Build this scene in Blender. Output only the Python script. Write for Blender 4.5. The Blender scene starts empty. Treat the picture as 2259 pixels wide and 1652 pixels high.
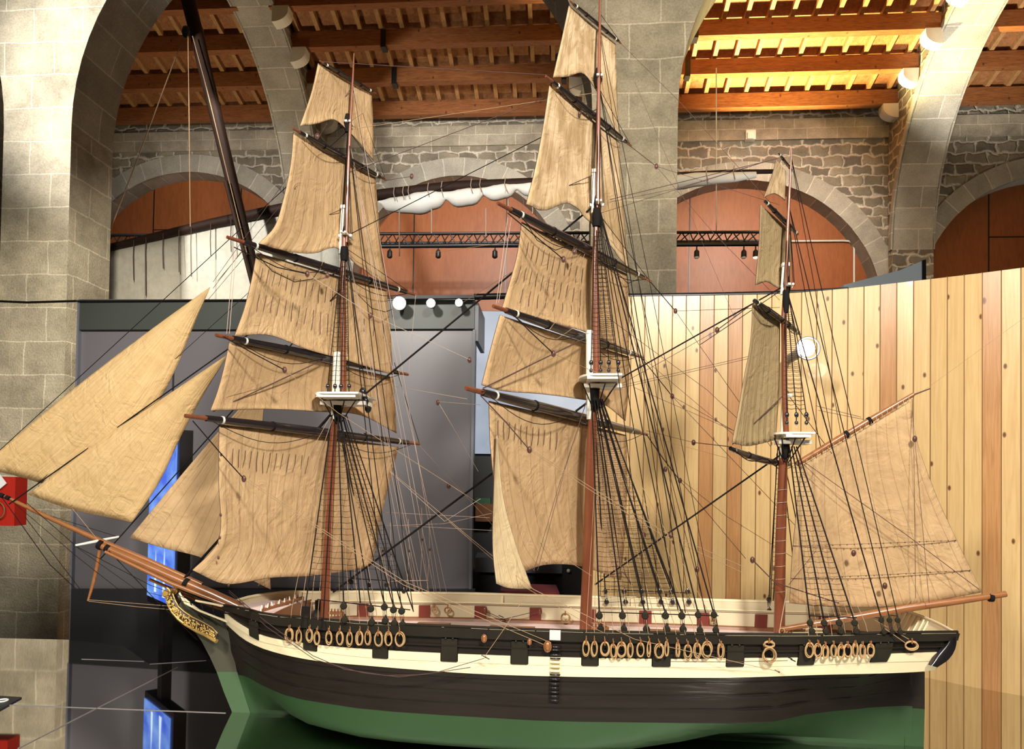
import bpy, math, random
from mathutils import Vector, Matrix
random.seed(7)
scn = bpy.context.scene
COL = scn.collection
# ------------------------------------------------------------ camera, world, exposure
FPX, CX, CY = 1632.0, 1129.5, 1024.4
EZ = 2.03
EYE = Vector((0, 0, EZ))
PITCH, ROLL = math.radians(1.25), math.radians(0.86)
R0 = Vector((1, 0, 0)); U0 = Vector((0, -math.sin(PITCH), math.cos(PITCH))); FW = Vector((0, math.cos(PITCH), math.sin(PITCH)))
RT = R0*math.cos(ROLL) + U0*math.sin(ROLL); UP = U0*math.cos(ROLL) - R0*math.sin(ROLL)
cam = bpy.data.cameras.new('camera'); cam_o = bpy.data.objects.new('camera', cam); COL.objects.link(cam_o)
cam.sensor_width = 36; cam.sensor_fit = 'HORIZONTAL'; cam.lens = 36*FPX/2259
cam.shift_y = (CY-826)/2259; cam.clip_start = 0.02; cam.clip_end = 100
mw = Matrix.Identity(4)
for i in range(3):
    mw[i][0] = RT[i]; mw[i][1] = UP[i]; mw[i][2] = -FW[i]; mw[i][3] = EYE[i]
cam_o.matrix_world = mw
scn.camera = cam_o
w = bpy.data.worlds.new('world'); scn.world = w; w.use_nodes = True
w.node_tree.nodes['Background'].inputs[0].default_value = (1.0, 0.86, 0.68, 1)
w.node_tree.nodes['Background'].inputs[1].default_value = 0.065
scn.view_settings.view_transform = 'Standard'; scn.view_settings.look = 'None'
scn.view_settings.gamma = 1; scn.view_settings.use_curve_mapping = False
scn.view_settings.exposure = 0.0

# hall frame (a across, b deep, z above the eye) and helpers that place things on real planes
PH = math.radians(4.35)
HA = Vector((math.cos(PH), -math.sin(PH), 0)); HB = Vector((math.sin(PH), math.cos(PH), 0))
ZV = Vector((0, 0, 1))
def H(a, b, z): return EYE + HA*a + HB*b + ZV*z
def light(name, kind, loc, target, energy, color=(1, .9, .75), size=.3, cone=60, blend=.6):
    l = bpy.data.lights.new(name, kind); l.energy = energy; l.color = color
    if kind == 'AREA': l.shape = 'DISK'; l.size = size
    elif kind == 'SPOT': l.spot_size = math.radians(cone); l.spot_blend = blend; l.shadow_soft_size = size
    else: l.shadow_soft_size = size
    o = bpy.data.objects.new(name, l); COL.objects.link(o); o.location = loc
    d = Vector(target) - Vector(loc); o.rotation_euler = d.to_track_quat('-Z', 'Y').to_euler()
    return o
light('museum_key_lamp', 'SPOT', (1.1, -1.0, 4.33), (0.1, 2.4, 2.38), 960, (1, .94, .84), .22, 66, .3)
light('museum_fill_lamp', 'SPOT', (-1.9, -0.7, 4.33), (-0.2, 2.45, 2.23), 560, (1, .94, .84), .22, 70, .3)
light('pine_wall_lamp', 'SPOT', (1.6, 1.2, 5.0), (0.9, 3.3, 2.3), 60, (1, .90, .72), .2, 70)
light('pillar_lamp', 'SPOT', H(-6.3, 3.6, 4.6), H(-5.4, 8.3, 4.8), 2900, (1, .96, .86), .15, 50, .8)
light('pillar_low_lamp', 'SPOT', H(-3.2, 4.4, 2.6), H(-5.3, 8.3, 1.4), 1500, (1, .90, .70), .15, 60, .8)
light('centre_pillar_lamp', 'SPOT', H(1.0, 3.2, 4.0), H(1.0, 8.3, 4.2), 1150, (1, .87, .66), .2, 58, .9)
light('right_vault_lamp', 'SPOT', H(3.8, 15.0, 5.0), H(4.2, 12.2, 8.3), 4800, (1, .78, .34), .12, 118, .35)
light('right_wall_lamp', 'SPOT', H(6.3, 12.9, 5.6), H(8.1, 14.2, 8.4), 620, (1, .93, .80), .15, 75, .7)
light('middle_vault_lamp', 'SPOT', H(0.6, 15.0, 4.4), H(0.2, 13.0, 9.0), 170, (1, .76, .45), .12, 130, .5)
light('left_vault_lamp', 'SPOT', H(-6.6, 13.0, 4.4), H(-7.2, 13.4, 9.0), 230, (1, .80, .55), .12, 130, .5)
light('back_wall_lamp_right', 'SPOT', H(4.2, 10.4, 6.4), H(4.2, 16, 5.2), 1500, (1, .91, .78), .2, 60, .9)
light('back_wall_lamp_middle', 'SPOT', H(-1.8, 10.4, 6.4), H(-2.2, 16, 5.2), 1000, (1, .93, .86), .2, 80, .9)
light('back_wall_lamp_left', 'SPOT', H(-7.2, 10.6, 6.0), H(-7.6, 16, 5.0), 600, (1, .95, .88), .2, 80, .9)
light('right_arch_lamp', 'SPOT', H(7.2, 12.0, -0.2), H(8.3, 15.4, 5.2), 420, (1, .93, .80), .2, 44, .9)
light('added_boat_light', 'SPOT', H(-1.6, 7.6, 4.0), H(-1.3, 10.6, 4.2), 330, (1, .96, .90), .1, 62, .8)  # unseen lamp added to brighten the furled sail
light('added_right_boat_light', 'SPOT', H(3.0, 9.5, 3.0), H(3.2, 10.6, 4.3), 45, (1, .95, .86), .1, 100, .8)  # another unseen lamp, added to whiten the furled sail's right part
light('canvas_lamp', 'SPOT', H(-4.6, 9.3, 5.4), H(-6.0, 10.6, 3.6), 50, (1, .95, .85), .1, 80, .8)

# ------------------------------------------------------------ placing helpers
def ray(px, py): return FW + RT*((px-CX)/FPX) + UP*((CY-py)/FPX)
def hit(px, py, o, n):
    d = ray(px, py); return EYE + d*(((o-EYE).dot(n))/d.dot(n))
def proj(p):
    v = p-EYE; f = v.dot(FW); return CX + FPX*v.dot(RT)/f, CY - FPX*v.dot(UP)/f
def Hb(px, py, b): return hit(px, py, EYE+HB*b, HB)
def Ha(px, py, a): return hit(px, py, EYE+HA*a, HA)
def hab(p): v = p-EYE; return v.dot(HA), v.dot(HB), v.z
PS = math.radians(6.1)
SA = Vector((math.cos(PS), -math.sin(PS), 0)); SN = Vector((math.sin(PS), math.cos(PS), 0))
SO = Vector((0.1, 2.35, EZ))
def P(px, py, n=0.0): return hit(px, py, SO+SN*n, SN)
def SH(s, n, z): return SO + SA*s + SN*n + ZV*z
def sco(p): v = p-SO; return v.dot(SA), v.dot(SN), v.z
ZB = -0.773      # plinth top, relative to the eye
def lerp(a, b, t): return a+(b-a)*t
def interp(tab, x):
    if x <= tab[0][0]: return tab[0][1]
    for i in range(len(tab)-1):
        if x <= tab[i+1][0]:
            return lerp(tab[i][1], tab[i+1][1], (x-tab[i][0])/(tab[i+1][0]-tab[i][0]))
    return tab[-1][1]
def smooth_curve(tab, x):                       # monotone-ish cubic through table
    n = len(tab)
    if x <= tab[0][0]: return tab[0][1]
    if x >= tab[-1][0]: return tab[-1][1]
    for i in range(n-1):
        if x <= tab[i+1][0]: break
    x0, y0 = tab[i]; x1, y1 = tab[i+1]
    m = (y1-y0)/(x1-x0)
    ma = m if i == 0 else (m+(y0-tab[i-1][1])/(x0-tab[i-1][0]))/2
    mb = m if i == n-2 else (m+(tab[i+2][1]-y1)/(tab[i+2][0]-x1))/2
    h = x1-x0; t = (x-x0)/h
    return (2*t**3-3*t*t+1)*y0+(t**3-2*t*t+t)*h*ma+(-2*t**3+3*t*t)*y1+(t**3-t*t)*h*mb

# ------------------------------------------------------------ materials
def mat_base(name):
    m = bpy.data.materials.new(name); m.use_nodes = True
    nt = m.node_tree; b = nt.nodes['Principled BSDF']; return m, nt, b
def N(nt, t, **kw):
    n = nt.nodes.new(t)
    for k, v in kw.items(): setattr(n, k, v)
    return n
def plain(name, col, rough=.6, metal=0, spec=.5, noise=0, nscale=30, bump=0, emit=None, estr=0, stretch=None, coat=0):
    m, nt, b = mat_base(name)
    b.inputs['Base Color'].default_value = (*col, 1); b.inputs['Roughness'].default_value = rough
    b.inputs['Metallic'].default_value = metal; b.inputs['Specular IOR Level'].default_value = spec
    b.inputs['Coat Weight'].default_value = coat
    if emit: b.inputs['Emission Color'].default_value = (*emit, 1); b.inputs['Emission Strength'].default_value = estr
    if noise or bump:
        tc = N(nt, 'ShaderNodeTexCoord'); mp = N(nt, 'ShaderNodeMapping'); nz = N(nt, 'ShaderNodeTexNoise')
        nt.links.new(tc.outputs['Object'], mp.inputs[0]); nt.links.new(mp.outputs[0], nz.inputs['Vector'])
        if stretch: mp.inputs['Scale'].default_value = stretch
        nz.inputs['Scale'].default_value = nscale; nz.inputs['Detail'].default_value = 6
        if noise:
            hs = N(nt, 'ShaderNodeMix', data_type='RGBA')
            hs.inputs[6].default_value = (*[c*(1-noise) for c in col], 1); hs.inputs[7].default_value = (*[min(1, c*(1+noise)) for c in col], 1)
            nt.links.new(nz.outputs[0], hs.inputs[0]); nt.links.new(hs.outputs[2], b.inputs['Base Color'])
        if bump:
            bp = N(nt, 'ShaderNodeBump'); bp.inputs['Strength'].default_value = bump; bp.inputs['Distance'].default_value = .01
            nt.links.new(nz.outputs[0], bp.inputs['Height']); nt.links.new(bp.outputs[0], b.inputs['Normal'])
    return m
def ramp(nt, stops):
    r = N(nt, 'ShaderNodeValToRGB'); e = r.color_ramp.elements
    while len(e) < len(stops): e.new(.5)
    for i, (p, c) in enumerate(stops): e[i].position = p; e[i].color = (*c, 1)
    return r
def masonry(name, c1, c2, mortar, bw, rh, ms, distort, dscale, smooth=.1, rough=.9, blot=(.7, 1.15), bump=.6, squash=1, ddet=4):
    m, nt, b = mat_base(name); L = nt.links.new
    uv = N(nt, 'ShaderNodeUVMap'); nz = N(nt, 'ShaderNodeTexNoise'); nz.inputs['Scale'].default_value = dscale; nz.inputs['Detail'].default_value = ddet
    L(uv.outputs[0], nz.inputs['Vector'])
    sub = N(nt, 'ShaderNodeVectorMath', operation='SUBTRACT'); sub.inputs[1].default_value = (.5, .5, .5); L(nz.outputs['Color'], sub.inputs[0])
    sc = N(nt, 'ShaderNodeVectorMath', operation='SCALE'); sc.inputs['Scale'].default_value = distort; L(sub.outputs[0], sc.inputs[0])
    ad = N(nt, 'ShaderNodeVectorMath', operation='ADD'); L(uv.outputs[0], ad.inputs[0]); L(sc.outputs[0], ad.inputs[1])
    br = N(nt, 'ShaderNodeTexBrick'); br.inputs['Scale'].default_value = 1
    br.inputs['Brick Width'].default_value = bw; br.inputs['Row Height'].default_value = rh
    br.inputs['Mortar Size'].default_value = ms; br.inputs['Mortar Smooth'].default_value = smooth
    br.offset = .43; br.squash = squash; br.squash_frequency = 3
    br.inputs['Color1'].default_value = (*c1, 1); br.inputs['Color2'].default_value = (*c2, 1); br.inputs['Mortar'].default_value = (*mortar, 1)
    L(ad.outputs[0], br.inputs['Vector'])
    n2 = N(nt, 'ShaderNodeTexNoise'); n2.inputs['Scale'].default_value = 1.6; n2.inputs['Detail'].default_value = 8; n2.inputs['Roughness'].default_value = .7
    L(uv.outputs[0], n2.inputs['Vector'])
    mr = N(nt, 'ShaderNodeMapRange'); mr.inputs[1].default_value = .3; mr.inputs[2].default_value = .7; mr.inputs[3].default_value = blot[0]; mr.inputs[4].default_value = blot[1]
    L(n2.outputs[0], mr.inputs[0])
    n3 = N(nt, 'ShaderNodeTexNoise'); n3.inputs['Scale'].default_value = 45; n3.inputs['Detail'].default_value = 4; L(uv.outputs[0], n3.inputs['Vector'])
    m3 = N(nt, 'ShaderNodeMapRange'); m3.inputs[1].default_value = .3; m3.inputs[2].default_value = .7; m3.inputs[3].default_value = .82; m3.inputs[4].default_value = 1.12; L(n3.outputs[0], m3.inputs[0])
    mu = N(nt, 'ShaderNodeMath', operation='MULTIPLY'); L(mr.outputs[0], mu.inputs[0]); L(m3.outputs[0], mu.inputs[1])
    vm = N(nt, 'ShaderNodeVectorMath', operation='SCALE'); L(br.outputs['Color'], vm.inputs[0]); L(mu.outputs[0], vm.inputs['Scale'])
    L(vm.outputs[0], b.inputs['Base Color']); b.inputs['Roughness'].default_value = rough; b.inputs['Specular IOR Level'].default_value = .2
    a2 = N(nt, 'ShaderNodeMath', operation='MULTIPLY_ADD'); a2.inputs[1].default_value = .35
    inv = N(nt, 'ShaderNodeMath', operation='SUBTRACT'); inv.inputs[0].default_value = 1; L(br.outputs['Fac'], inv.inputs[1])
    L(n3.outputs[0], a2.inputs[0]); L(inv.outputs[0], a2.inputs[2])
    bp = N(nt, 'ShaderNodeBump'); bp.inputs['Strength'].default_value = bump; bp.inputs['Distance'].default_value = .03
    L(a2.outputs[0], bp.inputs['Height']); L(bp.outputs[0], b.inputs['Normal'])
    return m
def wood(name, light_c, dark_c, grain_scale=(14, 1.2, 1), rough=.45, knots=0, spec=.4, coat=0, uvmap=True, kdens=2.6):
    m, nt, b = mat_base(name); L = nt.links.new
    src = N(nt, 'ShaderNodeUVMap').outputs[0] if uvmap else N(nt, 'ShaderNodeTexCoord').outputs['Object']
    mp = N(nt, 'ShaderNodeMapping'); mp.inputs['Scale'].default_value = grain_scale; L(src, mp.inputs[0])
    nz = N(nt, 'ShaderNodeTexNoise'); nz.inputs['Scale'].default_value = 4; nz.inputs['Detail'].default_value = 7; nz.inputs['Distortion'].default_value = 1.4
    L(mp.outputs[0], nz.inputs['Vector'])
    r = ramp(nt, [(.28, dark_c), (.62, light_c)]); L(nz.outputs[0], r.inputs[0]); out = r.outputs[0]
    if knots:
        vo = N(nt, 'ShaderNodeTexVoronoi'); vo.voronoi_dimensions = '2D'; vo.inputs['Scale'].default_value = kdens
        m2 = N(nt, 'ShaderNodeMapping'); m2.inputs['Scale'].default_value = (1.6, 1.0, 1); L(src, m2.inputs[0]); L(m2.outputs[0], vo.inputs['Vector'])
        r2 = ramp(nt, [(0, (1, 1, 1)), (knots*.6, (.85, .85, .85)), (knots, (0, 0, 0))]); L(vo.outputs['Distance'], r2.inputs[0])
        mx = N(nt, 'ShaderNodeMix', data_type='RGBA'); L(r2.outputs[0], mx.inputs[0]); L(out, mx.inputs[6]); mx.inputs[7].default_value = (.10, .03, .012, 1); out = mx.outputs[2]
    L(out, b.inputs['Base Color']); b.inputs['Roughness'].default_value = rough; b.inputs['Specular IOR Level'].default_value = spec
    b.inputs['Coat Weight'].default_value = coat
    return m
def sailcloth(name, c_lo, c_hi, panels=11, stain=0.0, transl=.22):
    m, nt, b = mat_base(name); L = nt.links.new
    uv = N(nt, 'ShaderNodeUVMap'); sx = N(nt, 'ShaderNodeSeparateXYZ'); L(uv.outputs[0], sx.inputs[0])
    tc = N(nt, 'ShaderNodeTexCoord')
    nz = N(nt, 'ShaderNodeTexNoise'); nz.inputs['Scale'].default_value = 7; nz.inputs['Detail'].default_value = 9; nz.inputs['Roughness'].default_value = .62; nz.inputs['Distortion'].default_value = .8
    L(tc.outputs['Object'], nz.inputs['Vector'])
    mpv = N(nt, 'ShaderNodeMapping'); mpv.inputs['Scale'].default_value = (26, 2.0, 1); L(uv.outputs[0], mpv.inputs[0])
    nv = N(nt, 'ShaderNodeTexNoise'); nv.inputs['Scale'].default_value = 1.3; nv.inputs['Detail'].default_value = 5; nv.inputs['Distortion'].default_value = .6; L(mpv.outputs[0], nv.inputs['Vector'])
    nw = N(nt, 'ShaderNodeMath', operation='MULTIPLY_ADD'); nw.inputs[1].default_value = .45; nw.inputs[2].default_value = .275; L(nv.outputs[0], nw.inputs[0])
    av = N(nt, 'ShaderNodeMath', operation='ADD'); L(nz.outputs[0], av.inputs[0]); L(nw.outputs[0], av.inputs[1])
    hv = N(nt, 'ShaderNodeMath', operation='MULTIPLY'); hv.inputs[1].default_value = .5; L(av.outputs[0], hv.inputs[0])
    r = ramp(nt, [(.36, c_lo), (.62, c_hi)]); L(hv.outputs[0], r.inputs[0])
    mu = N(nt, 'ShaderNodeMath', operation='MULTIPLY'); mu.inputs[1].default_value = panels; L(sx.outputs[0], mu.inputs[0])
    fr = N(nt, 'ShaderNodeMath', operation='FRACT'); L(mu.outputs[0], fr.inputs[0])
    pp = N(nt, 'ShaderNodeMath', operation='COMPARE'); pp.inputs[1].default_value = .5; pp.inputs[2].default_value = .028; L(fr.outputs[0], pp.inputs[0])
    sm = N(nt, 'ShaderNodeMix', data_type='RGBA'); L(r.outputs[0], sm.inputs[6]); sm.inputs[7].default_value = (*[c*.62 for c in c_lo], 1)
    sf = N(nt, 'ShaderNodeMath', operation='MULTIPLY'); sf.inputs[1].default_value = .55; L(pp.outputs[0], sf.inputs[0]); L(sf.outputs[0], sm.inputs[0]); out = sm.outputs[2]
    if stain:
        ns = N(nt, 'ShaderNodeTexNoise'); ns.inputs['Scale'].default_value = 1.0; ns.inputs['Detail'].default_value = 5
        ms_ = N(nt, 'ShaderNodeMapping'); ms_.inputs['Scale'].default_value = (8, 2.4, 1); ms_.inputs['Location'].default_value = (3.1, .7, 0); L(uv.outputs[0], ms_.inputs[0]); L(ms_.outputs[0], ns.inputs['Vector'])
        rs = ramp(nt, [(.42, (0, 0, 0)), (.6, (stain,)*3), (.85, (stain*.6,)*3)]); L(ns.outputs[0], rs.inputs[0])
        st = N(nt, 'ShaderNodeMix', data_type='RGBA'); L(rs.outputs[0], st.inputs[0]); L(out, st.inputs[6]); st.inputs[7].default_value = (.36, .22, .085, 1); out = st.outputs[2]
    L(out, b.inputs['Base Color']); b.inputs['Roughness'].default_value = .85; b.inputs['Specular IOR Level'].default_value = .15
    nb = N(nt, 'ShaderNodeTexNoise'); nb.inputs['Scale'].default_value = 13; nb.inputs['Detail'].default_value = 7; nb.inputs['Distortion'].default_value = 2.6; L(tc.outputs['Object'], nb.inputs['Vector'])
    ab = N(nt, 'ShaderNodeMath', operation='ADD'); L(nb.outputs[0], ab.inputs[0]); L(nw.outputs[0], ab.inputs[1])
    bp = N(nt, 'ShaderNodeBump'); bp.inputs['Strength'].default_value = .75; bp.inputs['Distance'].default_value = .010; L(ab.outputs[0], bp.inputs['Height']); L(bp.outputs[0], b.inputs['Normal'])
    tr = N(nt, 'ShaderNodeBsdfTranslucent'); L(out, tr.inputs[0]); mx = N(nt, 'ShaderNodeMixShader'); mx.inputs[0].default_value = transl
    L(b.outputs[0], mx.inputs[1]); L(tr.outputs[0], mx.inputs[2]); L(mx.outputs[0], nt.nodes['Material Output'].inputs[0])
    return m
M = {}
M['ashlar'] = masonry('ashlar_stone', (.47, .42, .33), (.38, .34, .265), (.62, .56, .45), .62, .40, .011, .06, 2.4, blot=(.55, 1.3), bump=.8)
M['vouss'] = masonry('voussoir_stone', (.45, .42, .36), (.33, .31, .26), (.62, .58, .50), .9, .42, .010, .03, 2.0)
M['rubble'] = masonry('rubble_stone', (.32, .28, .21), (.17, .15, .12), (.60, .55, .46), .42, .22, .042, .24, 4.0, smooth=.9, bump=.9, ddet=6, blot=(.6, 1.3))
M['beam'] = wood('roof_beam_wood', (.33, .125, .042), (.17, .058, .018), (1.0, 9, 1), .5, .05, uvmap=True, kdens=1.3)
M['plank'] = wood('roof_plank_wood', (.42, .19, .075), (.25, .10, .036), (3, 3, 1), .6, 0)
M['rafter'] = wood('rafter_wood', (.52, .29, .12), (.36, .17, .06), (6, 2, 1), .6, 0)
M['orange'] = wood('orange_panel', (.34, .105, .030), (.27, .080, .022), (3, .6, 1), .42, 0, spec=.4)
M['black'] = plain('black_paint', (.012, .011, .012), .35)
M['satin_black'] = plain('satin_black', (.02, .02, .022), .5)
M['pine'] = wood('pine_board', (.62, .43, .20), (.53, .34, .145), (16, .8, 1), .3, .055, spec=.45, coat=.15, kdens=4.2)
M['heart'] = wood('pine_heartwood', (.48, .25, .10), (.36, .165, .06), (26, 1.0, 1), .3, .05, spec=.45, coat=.15, kdens=3.0)
M['groove'] = plain('board_groove', (.30, .17, .07), .7)
M['grey'] = plain('grey_partition', (.150, .142, .155), .32, spec=.6)
M['greygreen'] = plain('header_grey_green', (.055, .064, .055), .4)
M['palegrey'] = plain('pale_grey_board', (.66, .76, .84), .5)
M['mirror'] = plain('black_glass_top', (.68, .67, .64), .03, metal=1.0)
M['edge_reflection'] = plain('case_edge_reflection', (.22, .20, .19), .4)
M['hull_black'] = plain('hull_black_paint', (.015, .011, .008), .42, spec=.25, noise=.5, nscale=5, stretch=(1, 1, 14), bump=.12)
M['rail_black'] = plain('rail_dark_paint', (.018, .0145, .010), .55, spec=.12, noise=.35, nscale=9, bump=.1)
M['lid'] = plain('lid_dark_green', (.020, .0175, .011), .55, spec=.12, noise=.3, nscale=12)
M['green'] = plain('hull_green_paint', (.019, .056, .016), .5, spec=.35, noise=.22, nscale=4, bump=.05)
M['stem_grey'] = plain('stem_olive_grey', (.060, .058, .040), .5, spec=.25, noise=.25, nscale=8)
M['stem_lit_green'] = plain('stem_lit_green', (.060, .115, .052), .4, noise=.15, nscale=8)  # the hull green lightened, with the light on the stem painted in
M['cream'] = plain('cream_paint', (.80, .69, .44), .45, noise=.10, nscale=7, bump=.08)
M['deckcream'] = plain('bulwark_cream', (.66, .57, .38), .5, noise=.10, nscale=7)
M['deck'] = plain('deck_pink_wood', (.80, .62, .58), .5, noise=.18, nscale=10, stretch=(1, 18, 1))
M['red'] = plain('port_red', (.16, .022, .012), .5)
M['brownwood'] = plain('brown_wood', (.22, .085, .03), .4, noise=.3, nscale=14)
M['mast'] = plain('mast_mahogany', (.18, .052, .022), .30, noise=.35, nscale=12, stretch=(6, 6, .6), spec=.6, coat=.3)
M['spar'] = plain('spar_varnished', (.27, .105, .034), .30, noise=.28, nscale=10, stretch=(1, 6, 6), spec=.6, coat=.3)
M['yard'] = plain('yard_black_varnish', (.012, .010, .012), .22, spec=.7, coat=.4)
M['white'] = plain('mast_white_paint', (.78, .75, .64), .45, noise=.08, nscale=10)
M['rope_black'] = plain('tarred_rope', (.010, .008, .008), .8, spec=.1)
M['rope_tan'] = plain('tan_rope', (.34, .22, .12), .8)
M['rope_dark'] = plain('dark_brown_rope', (.075, .035, .03), .7)
M['rope_pale'] = plain('pale_rope', (.45, .34, .28), .7)
M['coil'] = plain('hemp_coil', (.46, .29, .13), .85, noise=.35, nscale=60)
M['block'] = plain('block_wood', (.09, .035, .024), .4)
M['gold'] = plain('gilding', (.85, .52, .16), .3, metal=.6, noise=.3, nscale=30)
M['gold_dark'] = plain('trailboard_dark', (.045, .022, .010), .4)
M['sail'] = sailcloth('sail_tan', (.50, .325, .165), (.72, .50, .275))
M['sail_dark'] = sailcloth('sail_brown', (.47, .30, .15), (.64, .435, .235))
M['sail_light'] = sailcloth('sail_golden', (.60, .40, .175), (.80, .57, .29), panels=16)
M['sail_stain'] = sailcloth('sail_stained', (.64, .45, .25), (.82, .63, .40), stain=.62)
M['sail_olive'] = sailcloth('sail_olive', (.36, .26, .13), (.50, .37, .20), panels=6)
M['sail_pale'] = sailcloth('sail_pale', (.78, .60, .33), (.86, .70, .44), panels=3)
M['canvas'] = sailcloth('white_canvas', (.60, .57, .50), (.78, .75, .67), panels=7, transl=.1)
M['furled'] = plain('furled_canvas', (.82, .80, .76), .8, noise=.15, nscale=3, bump=.4)
M['darkwood'] = plain('dark_spar_wood', (.026, .013, .009), .65, spec=.2, noise=.4, nscale=6)
M['truss'] = plain('black_truss_metal', (.012, .012, .014), .4)
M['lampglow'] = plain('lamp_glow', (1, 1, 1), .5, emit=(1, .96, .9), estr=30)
M['lampred'] = plain('lamp_glow_red', (1, .3, .2), .5, emit=(1, .45, .3), estr=4)
M['red_box'] = plain('red_lacquer', (.42, .022, .012), .3)
M['bluescreen'] = None
M['whiteplastic'] = plain('white_plastic', (.85, .85, .82), .5)
M['paper'] = plain('paper', (.8, .8, .8), .7)
M['floor'] = plain('dark_floor', (.05, .045, .04), .5)
M['pipe'] = plain('white_pipe', (.7, .66, .6), .4)
M['glasslite'] = plain('bench_grey', (.16, .17, .20), .4)
M['box_green'] = plain('box_green', (.03, .13, .06), .5)
M['vidwhite'] = plain('video_white', (.8,.9,1), .5, emit=(.7,.85,1), estr=1.0)
M['red_box2'] = plain('red_padding', (.22,.02,.012), .5)
M['whitestone'] = plain('corbel_stone', (.72,.68,.58), .8, noise=.12, nscale=8, bump=.3)
def cloudscreen(name, c1, c2, strength, scale):
    m, nt, b = mat_base(name); L = nt.links.new
    uv = N(nt, 'ShaderNodeUVMap'); nz = N(nt, 'ShaderNodeTexNoise'); nz.inputs['Scale'].default_value = scale; nz.inputs['Detail'].default_value = 5
    L(uv.outputs[0], nz.inputs['Vector']); r = ramp(nt, [(.35, c1), (.7, c2)]); L(nz.outputs[0], r.inputs[0])
    b.inputs['Base Color'].default_value = (.02, .02, .02, 1); L(r.outputs[0], b.inputs['Emission Color']); b.inputs['Emission Strength'].default_value = strength
    b.inputs['Roughness'].default_value = .3
    return m
M['bluescreen'] = cloudscreen('blue_video', (.05, .14, .80), (.26, .50, 1.0), 1.0, 5)
M['skyscreen'] = cloudscreen('sky_video', (.30, .36, .46), (.50, .56, .66), .85, 2.2)

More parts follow.
